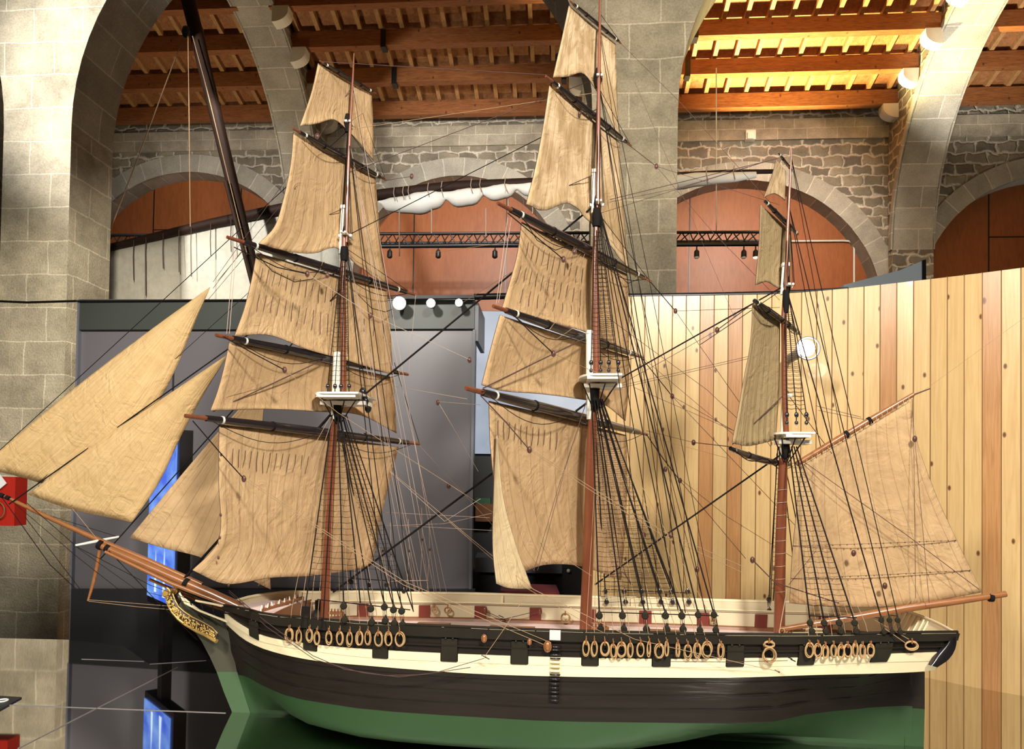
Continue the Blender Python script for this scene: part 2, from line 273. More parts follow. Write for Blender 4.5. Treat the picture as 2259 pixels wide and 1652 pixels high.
# ------------------------------------------------------------ mesh builder
class MB:
    def __init__(s): s.v = []; s.f = []; s.m = []; s.sm = []; s.uv = {}
    def add(s, vs, fs, mi=0, smooth=False, uvs=None):
        o = len(s.v); s.v += [Vector(x) for x in vs]
        for k, f in enumerate(fs):
            if uvs: s.uv[len(s.f)] = uvs[k]
            s.f.append([i+o for i in f]); s.m.append(mi); s.sm.append(smooth)
        return s
    def obox(s, c, ax, ay, az, mi=0):          # centre and three half-axis vectors
        c = Vector(c); ax = Vector(ax); ay = Vector(ay); az = Vector(az)
        vs = [c+ax*i+ay*j+az*k for k in (-1, 1) for j in (-1, 1) for i in (-1, 1)]
        return s.add(vs, [(0, 2, 3, 1), (4, 5, 7, 6), (0, 1, 5, 4), (2, 6, 7, 3), (0, 4, 6, 2), (1, 3, 7, 5)], mi)
    def tube(s, pts, r, seg=6, mi=0, cap=True, closed=False):
        pts = [Vector(p) for p in pts]; n = len(pts)
        rs = r if isinstance(r, (list, tuple)) else [r]*n
        vs = []; prev = None
        for i, p in enumerate(pts):
            if closed: t = pts[(i+1) % n]-pts[i-1]
            else: t = (pts[min(i+1, n-1)]-pts[max(i-1, 0)])
            if t.length < 1e-9: t = Vector((0, 0, 1))
            t.normalize()
            if prev is None: a = t.orthogonal().normalized()
            else:
                a = prev - t*prev.dot(t)
                a = a.normalized() if a.length > 1e-6 else t.orthogonal().normalized()
            prev = a; b = t.cross(a)
            for k in range(seg):
                an = 2*math.pi*k/seg; vs.append(p+(a*math.cos(an)+b*math.sin(an))*rs[i])
        fs = []
        for i in range(n if closed else n-1):
            j = (i+1) % n
            for k in range(seg): fs.append((i*seg+k, i*seg+(k+1) % seg, j*seg+(k+1) % seg, j*seg+k))
        s.add(vs, fs, mi, True)
        if cap and not closed:
            s.add([vs[k] for k in range(seg)][::-1], [tuple(range(seg))], mi)
            s.add(vs[-seg:], [tuple(range(seg))], mi)
        return s
    def grid(s, g, mi=0, smooth=True, uv=None, close_u=False, flip=False):  # g[row][col]
        R = len(g); C = len(g[0]); vs = [p for row in g for p in row]; fs = []; us = []
        for i in range(R-1):
            for j in range(C-1):
                q = (i*C+j, i*C+j+1, (i+1)*C+j+1, (i+1)*C+j)
                fs.append(q[::-1] if flip else q)
                if uv:
                    u = [(j/(C-1), 1-i/(R-1)), ((j+1)/(C-1), 1-i/(R-1)), ((j+1)/(C-1), 1-(i+1)/(R-1)), (j/(C-1), 1-(i+1)/(R-1))]
                    us.append(u[::-1] if flip else u)
        return s.add(vs, fs, mi, smooth, us if uv else None)
    def prism(s, poly, off, mi=0):            # poly list of points, extruded by vector off
        off = Vector(off); n = len(poly); a = [Vector(p) for p in poly]; b = [p+off for p in a]
        return s.add(a+b, [tuple(range(n))[::-1], tuple(range(n, 2*n))]+[(i, (i+1) % n, n+(i+1) % n, n+i) for i in range(n)], mi)
    def ball(s, c, rx, ry=None, rz=None, seg=8, mi=0, axes=None):
        ry = ry or rx; rz = rz or rx; c = Vector(c); X, Y, Z = axes or (Vector((1, 0, 0)), Vector((0, 1, 0)), ZV)
        g = []
        for i in range(seg//2+1):
            th = math.pi*i/(seg//2)
            g.append([c+X*(rx*math.sin(th)*math.cos(2*math.pi*j/seg))+Y*(ry*math.sin(th)*math.sin(2*math.pi*j/seg))+Z*(rz*math.cos(th)) for j in range(seg+1)])
        return s.grid(g, mi)
    def build(s, name, mats, parent=None, label=None, origin=None):
        me = bpy.data.meshes.new(name)
        o = bpy.data.objects.new(name, me)
        org = Vector(origin) if origin is not None else (Vector((0, 0, 0)))
        if parent is not None and origin is None: org = GLOB.get(parent.name, Vector((0, 0, 0)))
        me.from_pydata([tuple(v-org) for v in s.v], [], s.f)
        for m in (mats if isinstance(mats, (list, tuple)) else [mats]): me.materials.append(m)
        me.polygons.foreach_set('material_index', s.m); me.polygons.foreach_set('use_smooth', s.sm)
        ul = me.uv_layers.new(name='UVMap')
        for p in me.polygons:
            cu = s.uv.get(p.index)
            if cu is None:
                nn = p.normal
                if abs(nn.z) > .8: tu = HA; tv = HB
                else:
                    tu = Vector((-nn.y, nn.x, 0)); tu = tu.normalized() if tu.length > 1e-6 else HA
                    if tu.dot(HA+HB*.3) < 0: tu = -tu
                    tv = ZV
            for k, li in enumerate(p.loop_indices):
                if cu is not None: ul.data[li].uv = cu[k]
                else:
                    co = s.v[s.f[p.index][k]]; ul.data[li].uv = (co.dot(tu), co.dot(tv))
        me.update(); COL.objects.link(o)
        GLOB[o.name] = org
        if parent is not None:
            o.parent = parent; o.location = org - GLOB.get(parent.name, Vector((0, 0, 0)))
        else: o.location = org
        if label: o['label'] = label
        return o
GLOB = {}
def tag(o, label=None, cat=None, group=None, kind=None):
    if label: o['label'] = label
    if cat: o['category'] = cat
    if group: o['group'] = group
    if kind: o['kind'] = kind
    return o
def empty(name, loc):
    o = bpy.data.objects.new(name, None); o.location = loc; o.empty_display_size = .05; COL.objects.link(o); GLOB[o.name] = Vector(loc); return o
def centre_of(mb): 
    n = len(mb.v); c = sum(mb.v, Vector())/n; c.z = min(v.z for v in mb.v); return c
def thing(mb, name, mats, label, cat, group=None, kind=None):
    return tag(mb.build(name, mats, origin=centre_of(mb)), label, cat, group, kind)
# ============================================================ THE HALL
def struct(mb, name, mats, label=None): return tag(mb.build(name, mats, origin=centre_of(mb)), label, None, None, 'structure')
mb = MB(); mb.obox(H(1, 6, -EZ-.05), HA*14, HB*12, ZV*.05); struct(mb, 'floor', M['floor'])

def arch_wall(mb, O, U, W, thick, u0, u1, z0, z1, arches, mi=0, mring=None, ring=0.42, proud=.03, nring=36, jamb=True):
    """O + U*u + W*w + z; arches = list of (uc, zc, r). Opening runs from z0 up."""
    def op(u):
        for (c, zc, r) in arches:
            if abs(u-c) < r-1e-6: return zc + math.sqrt(max(0, r*r-(u-c)**2))
            if abs(abs(u-c)-r) <= 1e-6: return zc
        return None
    us = {u0, u1}
    for (c, zc, r) in arches:
        for k in range(nring+1):
            u = c - r*math.cos(math.pi*k/nring)
            if u0 <= u <= u1: us.add(round(u, 6))
    us = sorted(us)
    def Q(u, w, z): return O + U*u + W*w + ZV*z
    for a, b in zip(us[:-1], us[1:]):
        m_ = (a+b)/2; inside = any(abs(m_-c) < r for c, zc, r in arches)
        if inside:
            arc = next((c, zc, r) for c, zc, r in arches if abs(m_-c) < r)
            za = arc[1]+math.sqrt(max(0, arc[2]**2-(a-arc[0])**2)); zb_ = arc[1]+math.sqrt(max(0, arc[2]**2-(b-arc[0])**2))
        else: za = zb_ = z0
        for w_, fl in ((0, False), (thick, True)):
            q = [Q(a, w_, za), Q(b, w_, zb_), Q(b, w_, z1), Q(a, w_, z1)]
            mb.add(q, [(3, 2, 1, 0) if fl else (0, 1, 2, 3)], mi)
        if inside:
            sa = arc[2]*math.acos(max(-1, min(1, (a-arc[0])/arc[2]))); sb = arc[2]*math.acos(max(-1, min(1, (b-arc[0])/arc[2])))
            mb.add([Q(a, 0, za), Q(a, thick, za), Q(b, thick, zb_), Q(b, 0, zb_)], [(0, 1, 2, 3)], mring if mring is not None else mi,
                   uvs=[[(0, sa), (thick, sa), (thick, sb), (0, sb)]])
    for (c, zc, r) in arches:
        for sgn in (-1, 1):
            u = c+sgn*r
            if u0 <= u <= u1: mb.add([Q(u, 0, z0), Q(u, thick, z0), Q(u, thick, zc), Q(u, 0, zc)], [(0, 1, 2, 3) if sgn < 0 else (3, 2, 1, 0)], mi)
        if mring is not None and ring > 0:
            for w0, w1 in ((-proud, 0.02), (thick-.02, thick+proud)):
                for k in range(nring):
                    t0, t1 = math.pi*k/nring, math.pi*(k+1)/nring
                    ps = [(c-r*math.cos(t), zc+r*math.sin(t)) for t in (t0, t1)]; qs = [(c-(r+ring)*math.cos(t), zc+(r+ring)*math.sin(t)) for t in (t0, t1)]
                    if min(p[0] for p in ps+qs) < u0-1e-3 or max(p[0] for p in ps+qs) > u1+1e-3: continue
                    vs = [Q(u, w, z) for w in (w0, w1) for (u, z) in (ps[0], ps[1], qs[1], qs[0])]
                    uvq = [(r*t0, .005), (r*t1, .005), (r*t1, ring-.01), (r*t0, ring-.01)]
                    uvq = [(y, x) for x, y in uvq]
                    mb.add(vs, [(0, 1, 2, 3), (7, 6, 5, 4), (0, 4, 5, 1), (3, 2, 6, 7)], mring, uvs=[uvq, uvq[::-1], [(0, r*t0), (w1-w0, r*t0), (w1-w0, r*t1), (0, r*t1)], uvq])
    for u in (u0, u1):
        zc_ = op(u) or z0
        mb.add([Q(u, 0, zc_), Q(u, thick, zc_), Q(u, thick, z1), Q(u, 0, z1)], [(0, 1, 2, 3)], mi)

# back wall with four arches
BB = 16.0
def a_at(px, b, py=600): return hab(Hb(px, py, b))[0]
ze = hab(Hb(1600, 252, 15.7))[2]
arcs = []
for px, top, edge, ey in ((415, 380, 590, 447), (1010, 388, 1240, 600), (1640, 398, 1932, 600), (2325, 385, 2037, 600)):
    ac, _, zt = hab(Hb(px, top, BB)); ae, _, zz = hab(Hb(edge, ey, BB)); dx = ae-ac; dz = zt-zz
    r = (dx*dx+dz*dz)/(2*dz); r = min(r, 3.05); arcs.append((ac, zt-r, r))
mb = MB(); arch_wall(mb, EYE+HB*BB, HA, HB, .7, a_at(-500, BB), a_at(2700, BB), -EZ, ze+.7, arcs, 0, 1, .40, .03)
struct(mb, 'wall_back', [M['rubble'], M['vouss']])
# dressed course under the eaves
mb = MB(); mb.obox(H((a_at(-500, BB)+a_at(2700, BB))/2, BB-.02, ze-.22), HA*(a_at(2700, BB)-a_at(-500, BB))*.5, HB*.03, ZV*.22)
struct(mb, 'trim_1', M['ashlar'])
# orange timber panels closing the arches
for i, (ac, zc, r) in enumerate(arcs):
    mb = MB(); b0 = BB+.45
    mb.obox(H(ac, b0+.03, (zc+r-EZ)/2), HA*(r+.1), HB*.03, ZV*((zc+r+EZ)/2+.05), 0)
    for da in (-1.05, 1.05): mb.obox(H(ac+da, b0-.004, (zc+r-EZ)/2), HA*.012, HB*.006, ZV*((zc+r+EZ)/2), 1)
    mb.obox(H(ac, b0-.004, zc+r-1.15), HA*1.05, HB*.006, ZV*.01, 1)
    mb.obox(H(ac, b0-.004, zc-.9), HA*r, HB*.006, ZV*.01, 1)
    tag(mb.build('arch_panel', [M['orange'], M['black']], origin=H(ac, b0, -EZ)),
        ['orange timber panel closing the arch beside the lit left pillar', 'orange timber panel behind the furled white sail and black truss',
         'orange timber panel in the arch above the pine wall, behind the mizzen mast', 'dark red-brown timber panel in the unlit arch at the far right'][i], 'panel', 'timber panels closing the back arches')
# diaphragm arches across the nave
def diaphragm(name, aL, aR):
    mb = MB(); arch_wall(mb, EYE+HA*aL, HB, HA, aR-aL, 9.1, BB, -EZ, ze+3.2, [(12.05, 4.9, 3.72)], 0, 1, .13, .03, nring=40)
    return struct(mb, name, [M['rubble'], M['vouss']])
aRL = a_at(1958, BB, 600); aRR = aRL+.82
aLR = a_at(724, BB, 300); aLL = aLR-.76
aC = (aRL+aRR+aLL+aLR)/4
wr = diaphragm('wall_right_arch', aRL, aRR)
wl = diaphragm('wall_left_arch', aLL, aLR)
wc = diaphragm('wall_centre_arch', aC-.4, aC+.4)
sp = (aRL+aRR-aLL-aLR)/2/2
wll = diaphragm('wall_far_left_arch', aLL-sp, aLR-sp)
# arcade of pillars parallel to the back wall
bF = 8.3
la, lb = a_at(8, bF, 300), a_at(157, bF, 300); ca, cb = a_at(1306, bF, 300), a_at(1495, bF, 300)
span = ca-lb; r = span/2
arcade = [(lb+r, 4.15, r), (cb+r, 4.15, r), (la-r, 4.15, r)]
mb = MB(); arch_wall(mb, EYE+HB*bF, HA, HB, .8, la-2*r, cb+2*r, -EZ, 9.5, arcade, 0, 1, 0, .0, nring=36)
struct(mb, 'wall_arcade', [M['ashlar'], M['vouss']])

# roof: beams, rafters, planks
SL = 0.25
def zroof(b): return ze + SL*(15.7-b)
bays = [(aLR-sp, aLL, 'left'), (aLR, aC-.4, 'middle'), (aC+.4, aRL, 'right'), (aRR, aRR+sp-.8, 'far right')]
ceil = MB()
a0, a1 = a_at(-700, BB), aRR+sp
p = [H(a, b, zroof(b)+.46+dz) for dz in (0, .05) for a, b in ((a0, 16.2), (a1, 16.2), (a1, 9.0), (a0, 9.0))]
ceil.add(p, [(3, 2, 1, 0), (4, 5, 6, 7), (0, 1, 5, 4), (2, 3, 7, 6)])
ceiling = struct(ceil, 'ceiling', M['plank'])
for (x0, x1, nm) in bays:
    k = int((x1-x0)/.41)
    for i in range(k+1):
        a = x0+.12+i*.41
        if a > x1-.06: break
        mb = MB(); A = H(a, 16.1, zroof(16.1)+.40); B = H(a, 9.2, zroof(9.2)+.40)
        c = (A+B)/2; d = (B-A)/2; up = d.cross(HA).normalized()
        if up.z < 0: up = -up
        mb.obox(c, HA*.04, d, up*.055); mb.build('rafter', M['rafter'], ceiling)
    for j, b in enumerate((15.62, 14.72, 13.82, 12.92)):
        mb = MB(); mb.obox(H((x0+x1)/2, b, zroof(b)+.19), HA*((x1-x0)/2+.08), HB*.085, ZV*.15)
        beam = thing(mb, 'roof_beam', M['beam'], 'varnished roof beam of the %s bay, %s' % (nm, ['the lowest, resting on the back wall', 'second up from the back wall', 'third up from the back wall', 'fourth up, at the top of the picture'][j]), 'beam', 'roof beams')
        if nm in ('right', 'middle') and j in (1, 2):
            for q in ((.22,) if nm == 'right' else (.32, .93)):
                s_ = MB(); aq = lerp(x0, x1, q); s_.obox(H(aq, b, zroof(b)+.17), HA*.05, HB*.10, ZV*.17); s_.build('iron_strap', M['black'], beam)
    for (aa, sg) in ((x1, -1), (x0, 1)):
        par_o = {('right', -1): wr, ('middle', 1): wl, ('middle', -1): wc}.get((nm, sg))
        if not par_o: continue
        for b in (15.62, 14.72, 13.82, 12.92):
            mb = MB(); zt_ = zroof(b)+.035; prof = [(0, zt_), (.30, zt_), (.30, zt_-.09)]+[(.30*math.cos(t)*1.0, zt_-.09-.20*math.sin(t)) for t in [math.pi/2*k/7 for k in range(1, 8)]]
            pp_ = [H(aa+sg*u, b-.12, z) for u, z in prof]
            mb.prism(pp_ if sg < 0 else pp_[::-1], HB*.24)
            mb.build('corbel', M['whitestone'], par_o)

# ------------------------------------------------------------ lighting truss and its spotlights
bT = 13.2
mb = MB()
def T(px, py, db=0): return Hb(px, py, bT+db)
def trussline(px0, y0, px1, y1):
    pass
yt = lambda px: interp([(200, 519), (700, 519), (1235, 517), (1700, 512)], px)
A0 = T(150, 519); A1 = T(1712, 511.5); B0 = T(150, 547); B1 = T(1712, 538)
Cc0 = T(150, 541, .3); Cc1 = T(1712, 532, .3)
truss = MB(); truss.tube([A0, A1], .028, 8); truss.tube([B0, B1], .040, 8); truss.tube([Cc0, Cc1], .03, 8)
truss_o = tag(truss.build('lighting_truss', M['truss'], origin=(A0+A1)/2), 'long black lattice lighting truss hanging before the back arches', 'truss')
nz_ = 44; lat = MB()
for k in range(nz_):
    t0 = k/nz_; t1 = (k+1)/nz_; ta = (k+.5)/nz_
    p0 = B0.lerp(B1, t0); p1 = A0.lerp(A1, ta); p2 = B0.lerp(B1, t1); lat.tube([p0, p1], .012, 5); lat.tube([p1, p2], .012, 5)
    q0 = A0.lerp(A1, t0); q1 = B0.lerp(B1, ta); q2 = A0.lerp(A1, t1); lat.tube([q0, q1+(Cc0-B0)*.3], .010, 5); lat.tube([q1+(Cc0-B0)*.3, q2], .010, 5)
lat.build('lattice', M['truss'], truss_o)
ch = MB()
for px in (1580,):
    top = Hb(px, interp([(400, 150), (905, 150), (1580, 150)], px), bT); bot = T(px, yt(px)); ch.tube([bot, top], .010, 5)
ch.build('hanging_cable', M['pipe'], truss_o)
for px, col, lb_ in ((860, 0, 'unlit black spotlight under the truss, just right of the fore sails'), (967, 0, 'unlit black spotlight under the truss midway between fore and main sails'),
                (1092, 0, 'unlit black spotlight under the truss left of the main topsail'), (1537, 1, 'pale-tipped spotlight under the truss right of the centre pillar'),
                (1641, 1, 'small lit spotlight under the truss beside the red-glowing one'), (1667, 2, 'red-glowing spotlight under the truss left of the mizzen sail')):
    c = T(px, 546); root = empty('truss_spotlight', c); tag(root, lb_, 'spotlight', 'spotlights on the truss')
    m_ = MB(); m_.tube([c+ZV*.02, c-ZV*.06], .012, 6); m_.build('bracket', M['truss'], root)
    m_ = MB(); m_.tube([c-ZV*.04, c-ZV*.07, c-ZV*.17], [.02, .045, .05], 10); m_.build('housing', M['truss'], root)
    m_ = MB(); m_.ball(c-ZV*.17, .048, .048, .03, 10); m_.build('lens', [M['satin_black'], M['whiteplastic'], M['lampred']][col], root)

# ------------------------------------------------------------ the full-size boat hanging in the nave behind
bY = 10.6
yl = [(200, 556), (330, 525), (470, 492), (620, 461), (740, 443), (845, 429), (1000, 411), (1180, 402), (1320, 396), (1500, 386), (1600, 380), (1712, 378)]
mb = MB(); mb.tube([Hb(x, y, bY) for x, y in yl], [.05, .06, .07, .08, .08, .08, .075, .065, .05, .04, .035, .03], 12)
tag(mb.build('lateen_yard', M['darkwood'], origin=Hb(845, 429, bY)), 'long dark curved lateen yard hanging behind the model, sloping up to the right', 'spar')
top = [(200, 560), (400, 514), (620, 469), (700, 458), (748, 452)]; g = []
for i in range(13):
    v = i/12; row = []
    for j in range(25):
        px = lerp(205, 748, j/24); yt_ = interp(top, px); row.append(Hb(px, lerp(yt_, 760, v), bY+.05+.12*math.sin(j*.9)*v*.5))
    g.append(row)
mb = MB(); mb.grid(g, uv=True); cs = tag(mb.build('canvas_sail', M['canvas'], origin=Hb(500, 560, bY)), 'large off-white canvas sail hanging from the lateen yard at left', 'sail')
cs.modifiers.new('t', 'SOLIDIFY').thickness = .006
mb = MB()
for px in (295, 322, 360, 395, 422, 465, 510): mb = MB(); mb.tube([Hb(px, interp(top, px)-8, bY-.08), Hb(px-1, interp(top, px)+30, bY-.1), Hb(px, interp(top, px)+random.randint(60, 120), bY-.1)], .006, 5); mb.build('reef_line', M['rope_dark'], cs)
# furled scalloped sail under the yard
mb = MB(); xs = [(835, 445, 2), (862, 452, 14), (893, 452, 17), (925, 449, 22), (960, 441, 18), (984, 432, 8), (1010, 438, 17), (1040, 434, 17), (1066, 423, 8), (1090, 426, 15), (1118, 421, 14), (1140, 412, 6), (1165, 418, 13), (1205, 415, 14), (1250, 412, 10), (1300, 408, 12), (1400, 404, 14), (1497, 402, 14), (1540, 396, 13), (1600, 392, 10), (1690, 384, 5)]
pts = []; rr = []
for i in range(len(xs)-1):
    for k in range(4):
        t = k/4; t2 = t*t*(3-2*t); pts.append(Hb(lerp(xs[i][0], xs[i+1][0], t), lerp(xs[i][1], xs[i+1][1], t2), bY-.02)); rr.append(lerp(xs[i][2], xs[i+1][2], t2)*1.12/FPX*bY)
mb.tube(pts, rr, 14)
fs_ = tag(mb.build('furled_sail', M['furled'], origin=Hb(925, 449, bY)), 'white furled sail tied in scallops under the lateen yard', 'sail')
mb = MB()
for px in (870, 890, 902, 945, 975, 1040, 1060, 1115, 1178, 1560, 1620): 
    y = interp(yl, px); mb = MB(); mb.tube([Hb(px, y-14, bY-.08), Hb(px-2, y, bY-.12), Hb(px+2, y+16, bY-.18)], .007, 5); mb.build('tie', M['rope_pale'], fs_)
mb = MB()
for px, y2 in ((881, 565), (952, 515), (1072, 520), (1121, 455), (1175, 472)): 
    mb = MB(); mb.tube([Hb(px, 460 if px < 1100 else 440, bY-.15), Hb(px, y2, bY-.15)], .010, 5); mb.build('hanging_line', M['rope_pale'], fs_)
mb = MB(); mb.tube([Hb(405, -40, 9.9), Hb(430, 60, 9.9), Hb(487, 300, 9.9), Hb(545, 540, 9.9), Hb(590, 700, 9.9)], [.10, .095, .085, .08, .075], 12)
mb.tube([Hb(498, 400, 9.75), Hb(560, 640, 9.75)], .03, 8)
bm_ = tag(mb.build('boat_mast', M['darkwood'], origin=Hb(590, 700, 9.9)), 'thick dark mast of the full-size boat leaning behind the fore sails', 'mast')
mb = MB(); mb.tube([Hb(405, 80, 9.7), Hb(300, 360, 9.7), Hb(240, 515, 9.7)], .008, 5); mb.tube([Hb(415, 80, 9.7), Hb(420, 500, 9.7)], .007, 5); mb.tube([Hb(425, 80, 9.7), Hb(452, 180, 9.7), Hb(545, 560, 9.7)], .007, 5)
mb.build('halyard', M['rope_tan'], bm_)
mb = MB(); c = Hb(410, 70, 9.7); mb.ball(c, .06, .05, .09); mb.build('pulley_block', M['black'], bm_)

# small things on the back wall
mb = MB(); mb.obox(Hb(1655, 300, BB-.09), HA*.10, HB*.07, ZV*.10); mb.obox(Hb(1655, 300, BB-.19), HA*.06, HB*.04, ZV*.07)
thing(mb, 'emergency_light', M['whiteplastic'], 'small white emergency light box on the rubble wall above the right arch', 'light')
mb = MB(); mb.tube([Hb(1745, 532, BB+.40), Hb(1860, 531, BB+.40), Hb(1874, 532, BB+.40), Hb(1882, 538, BB+.40), Hb(1884, 548, BB+.40), Hb(1884, 700, BB+.40)], .022, 8)
thing(mb, 'conduit_pipe', M['pipe'], 'thin white conduit bending down across the orange panel behind the mizzen mast', 'pipe')
# ============================================================ MIDDLE GROUND
ZT = EZ+ZB
def onz(px, py, z=ZB):
    d = ray(px, py); return EYE + d*(z/d.z)
# glossy plinth the model stands on
foot = [onz(-60, 1406), onz(150, 1411), onz(272, 1424), onz(330, 1465), onz(450, 1456)]
back_r = [onz(2040, 1486), onz(2259, 1534), onz(2420, 1573)]
front = [Vector((2.45, 1.1, ZT)), Vector((-2.7, 1.1, ZT))]
poly = foot+back_r+front
poly = poly[::-1]
mb = MB(); n = len(poly)
mb.prism([p-ZV*.03 for p in poly], ZV*.03)
c = Vector((-.1, 2.1, 0)); pl = tag(mb.build('display_plinth', M['mirror'], origin=c), 'low glossy black plinth the ship model stands on', 'plinth')
mb = MB(); inner = [c+ZV*0+(Vector((p.x, p.y, 0))-c)*.97 for p in poly]; mb.prism([p+ZV*.0 for p in inner], ZV*(ZT-.03)); mb.build('plinth_side', M['satin_black'], pl)
def reflection_line(a, b, wd=.0016):  # pale strip painting a glass case edge reflected in the plinth
    m_ = MB(); a = onz(*a); b = onz(*b); d = (b-a); pr = Vector((-d.y, d.x, 0)).normalized()*wd
    m_.obox((a+b)/2+ZV*.0008, d*.5, pr, ZV*.0009); return m_.build('case_edge_reflection', M['edge_reflection'], pl)
reflection_line((-40, 1553), (498, 1573)); reflection_line((40, 1651), (392, 1472)); reflection_line((180, 1454), (318, 1459)); reflection_line((330, 1465), (455, 1457), .0012)
# plate lying on the plinth
mb = MB(); q = [onz(-60, 1534), onz(0, 1537), onz(48, 1540), onz(0, 1567), onz(-60, 1600)]
mb.prism(q[::-1], ZV*.004); pt = thing(mb, 'label_plate', M['satin_black'], 'dark plate with a white ring lying on the glossy plinth, lower left', 'label')
mb = MB(); cc = onz(5, 1549)+ZV*.006; mb.tube([cc+Vector((math.cos(a)*.016, math.sin(a)*.016, 0)) for a in [2*math.pi*k/20 for k in range(20)]], .003, 6, closed=True); mb.build('ring_mark', M['whiteplastic'], pt)

# grey partition behind, left
def part_plane():
    a = hit(175, 660, Vector((0, 3.66, 0)), Vector((.10, 1, 0)).normalized()); return a
PO = Vector((0, 3.60, EZ)); PNN = Vector((.085, 1, 0)).normalized(); PT = Vector((PNN.y, -PNN.x, 0))
def Pp(px, py, off=0): return hit(px, py, PO+PNN*off, PNN)
def panel(px0, px1, ytop, ybot, th, mat, name, parent, off=0, zb=None):
    m_ = MB(); a = Pp(px0, ytop, off); b = Pp(px1, ytop, off); ztop = a.z
    z2 = Pp(px0, ybot, off).z if zb is None else zb
    vs = [Vector((a.x, a.y, z2)), Vector((b.x, b.y, z2)), Vector((b.x, b.y, b.z)), Vector((a.x, a.y, a.z))]
    m_.prism([vs[0], vs[1], vs[2], vs[3]], PNN*th); return m_.build(name, mat, parent)
c0 = Pp(600, 660); prt = empty('display_partition', (c0.x, c0.y, 0)); tag(prt, 'tall dark grey exhibition partition behind the bow and fore mast', 'partition')
panel(173, 1047, 660, 1500, .06, M['grey'], 'panel', prt, .012, zb=0.0)
panel(173, 1047, 661, 727, .02, M['greygreen'], 'header_board', prt, -.008)
panel(157, 1047, 1300, 1500, .03, M['satin_black'], 'kick_board', prt, -.02, zb=0.0)
panel(383, 385.5, 728, 1300, .006, M['satin_black'], 'joint_strip', prt, .004)
panel(171, 175, 661, 1300, .03, M['glasslite'], 'edge_trim', prt, -.012)
panel(1043, 1049, 727, 1300, .05, M['glasslite'], 'edge_trim', prt, -.006)
m_ = MB(); m_.tube([Pp(168, 664, -.02), Pp(600, 661, -.02), Pp(1047, 656, -.02)], .004, 6); m_.build('top_rail', M['black'], prt)
m_ = MB(); m_.tube([Pp(-60, 662, .1), Pp(60, 667, .1), Pp(168, 664, .0)], .006, 6)
thing(m_, 'black_cable', M['black'], 'thin black cable running from the partition top across the left pillar', 'cable')
# short return at the partition's right end
m_ = MB(); a = Pp(1047, 668, .0); b = hit(1062, 668, PO+PNN*.35, PNN); m_.prism([Vector((a.x, a.y, Pp(1047, 752).z)), Vector((b.x, b.y, Pp(1047, 752).z)), Vector((b.x, b.y, a.z)), a], PT*.02)
m_.build('return_panel', M['glasslite'], prt)
m_ = MB(); m_.tube([Pp(1046, 655, .1), Pp(1150, 652, .1)], .016, 10)
thing(m_, 'black_tube', M['black'], 'short fat black tube between the partition top and the main topsail', 'tube')
# spotlight track with three lit spotlights
m_ = MB(); a = Pp(868, 657, -.05); b = Pp(1047, 655, -.05); m_.obox((a+b)/2, (b-a)/2, PNN*.012, ZV*.008)
thing(m_, 'spotlight_track', M['satin_black'], 'black spotlight track along the top right of the grey partition', 'track')
for px, py, rr_, lb_ in ((880, 668, .030, 'brightest spotlight of the partition track, against the fore topsail edge'), (950, 668, .020, 'glowing spotlight in the middle of the partition track'), (1012, 667, .017, 'smallest glowing spotlight, near the right end of the partition track')):
    c = Pp(px, py, -.10); rt = empty('track_spotlight', c); tag(rt, lb_, 'spotlight', 'spotlights on the partition track')
    m_ = MB(); m_.tube([c+PNN*.06+ZV*.01, c+PNN*.03, c+PNN*.008], [rr_*.7, rr_*1.05, rr_*1.15], 14); m_.build('housing', M['black'], rt)
    m_ = MB(); m_.tube([c+PNN*.04, c+PNN*.05+ZV*.03], .006, 6); m_.build('bracket', M['black'], rt)
    m_ = MB(); m_.ball(c, rr_, rr_*.45, rr_, 14, axes=(PT, PNN, ZV)); m_.build('lamp_glow_disc', M['lampglow'], rt)

# portrait monitor with blue video
a = onz(327, 1420, ZB); zsb = .225
s0 = EYE+ray(327, 1310)*(3.36/ray(327, 1310).y); s1 = EYE+ray(379, 1335)*(3.10/ray(379, 1335).y)
zb_ = min(s0.z, s1.z); dirs = Vector((s1.x-s0.x, s1.y-s0.y, 0)); s0 = Vector((s0.x, s0.y, zb_)); dn = dirs.normalized(); nrm = Vector((dn.y, -dn.x, 0))
if nrm.y > 0: nrm = -nrm
W_ = dirs*1.08; Ht = .70
mon = empty('video_monitor', s0+dirs*.5); tag(mon, 'tall portrait monitor glowing blue behind the jibs and bowsprit', 'monitor')
m_ = MB(); m_.prism([s0+nrm*.006, s0+nrm*.006+W_, s0+nrm*.006+W_+ZV*Ht, s0+nrm*.006+ZV*Ht], -nrm*.005)
for f_ in range(len(m_.f)): m_.uv[f_] = [(0, 0), (.4, 0), (.4, 1.3), (0, 1.3)]
m_.build('screen', M['bluescreen'], mon)
m_ = MB(); e = dn*.035; zo = ZV*.03; q0 = s0-dn*.012-zo; q1 = s0+W_+e-zo
m_.prism([q0, q1, q1+ZV*(Ht+.06), q0+ZV*(Ht+.06)], -nrm*.05); m_.build('frame', M['black'], mon)
m_ = MB(); g0 = s0+W_*.45-zo-nrm*.03; m_.obox(Vector((g0.x, g0.y, g0.z/2)), dn*.03, nrm*.02, ZV*(g0.z/2)); m_.build('stand', M['black'], mon)
for k, (x0, x1, z0_, z1_) in enumerate(((.62, .72, .02, .24), (.3, .38, .03, .22), (.5, .9, .66, .80))):
    m_ = MB(); u0 = s0+W_*x0+nrm*.0072; u1 = s0+W_*x1+nrm*.0072
    m_.add([u0+ZV*z0_, u1+ZV*z0_, u1*.5+u0*.5+ZV*z1_], [(0, 1, 2)]); m_.build('screen_figure', M['vidwhite'], mon)

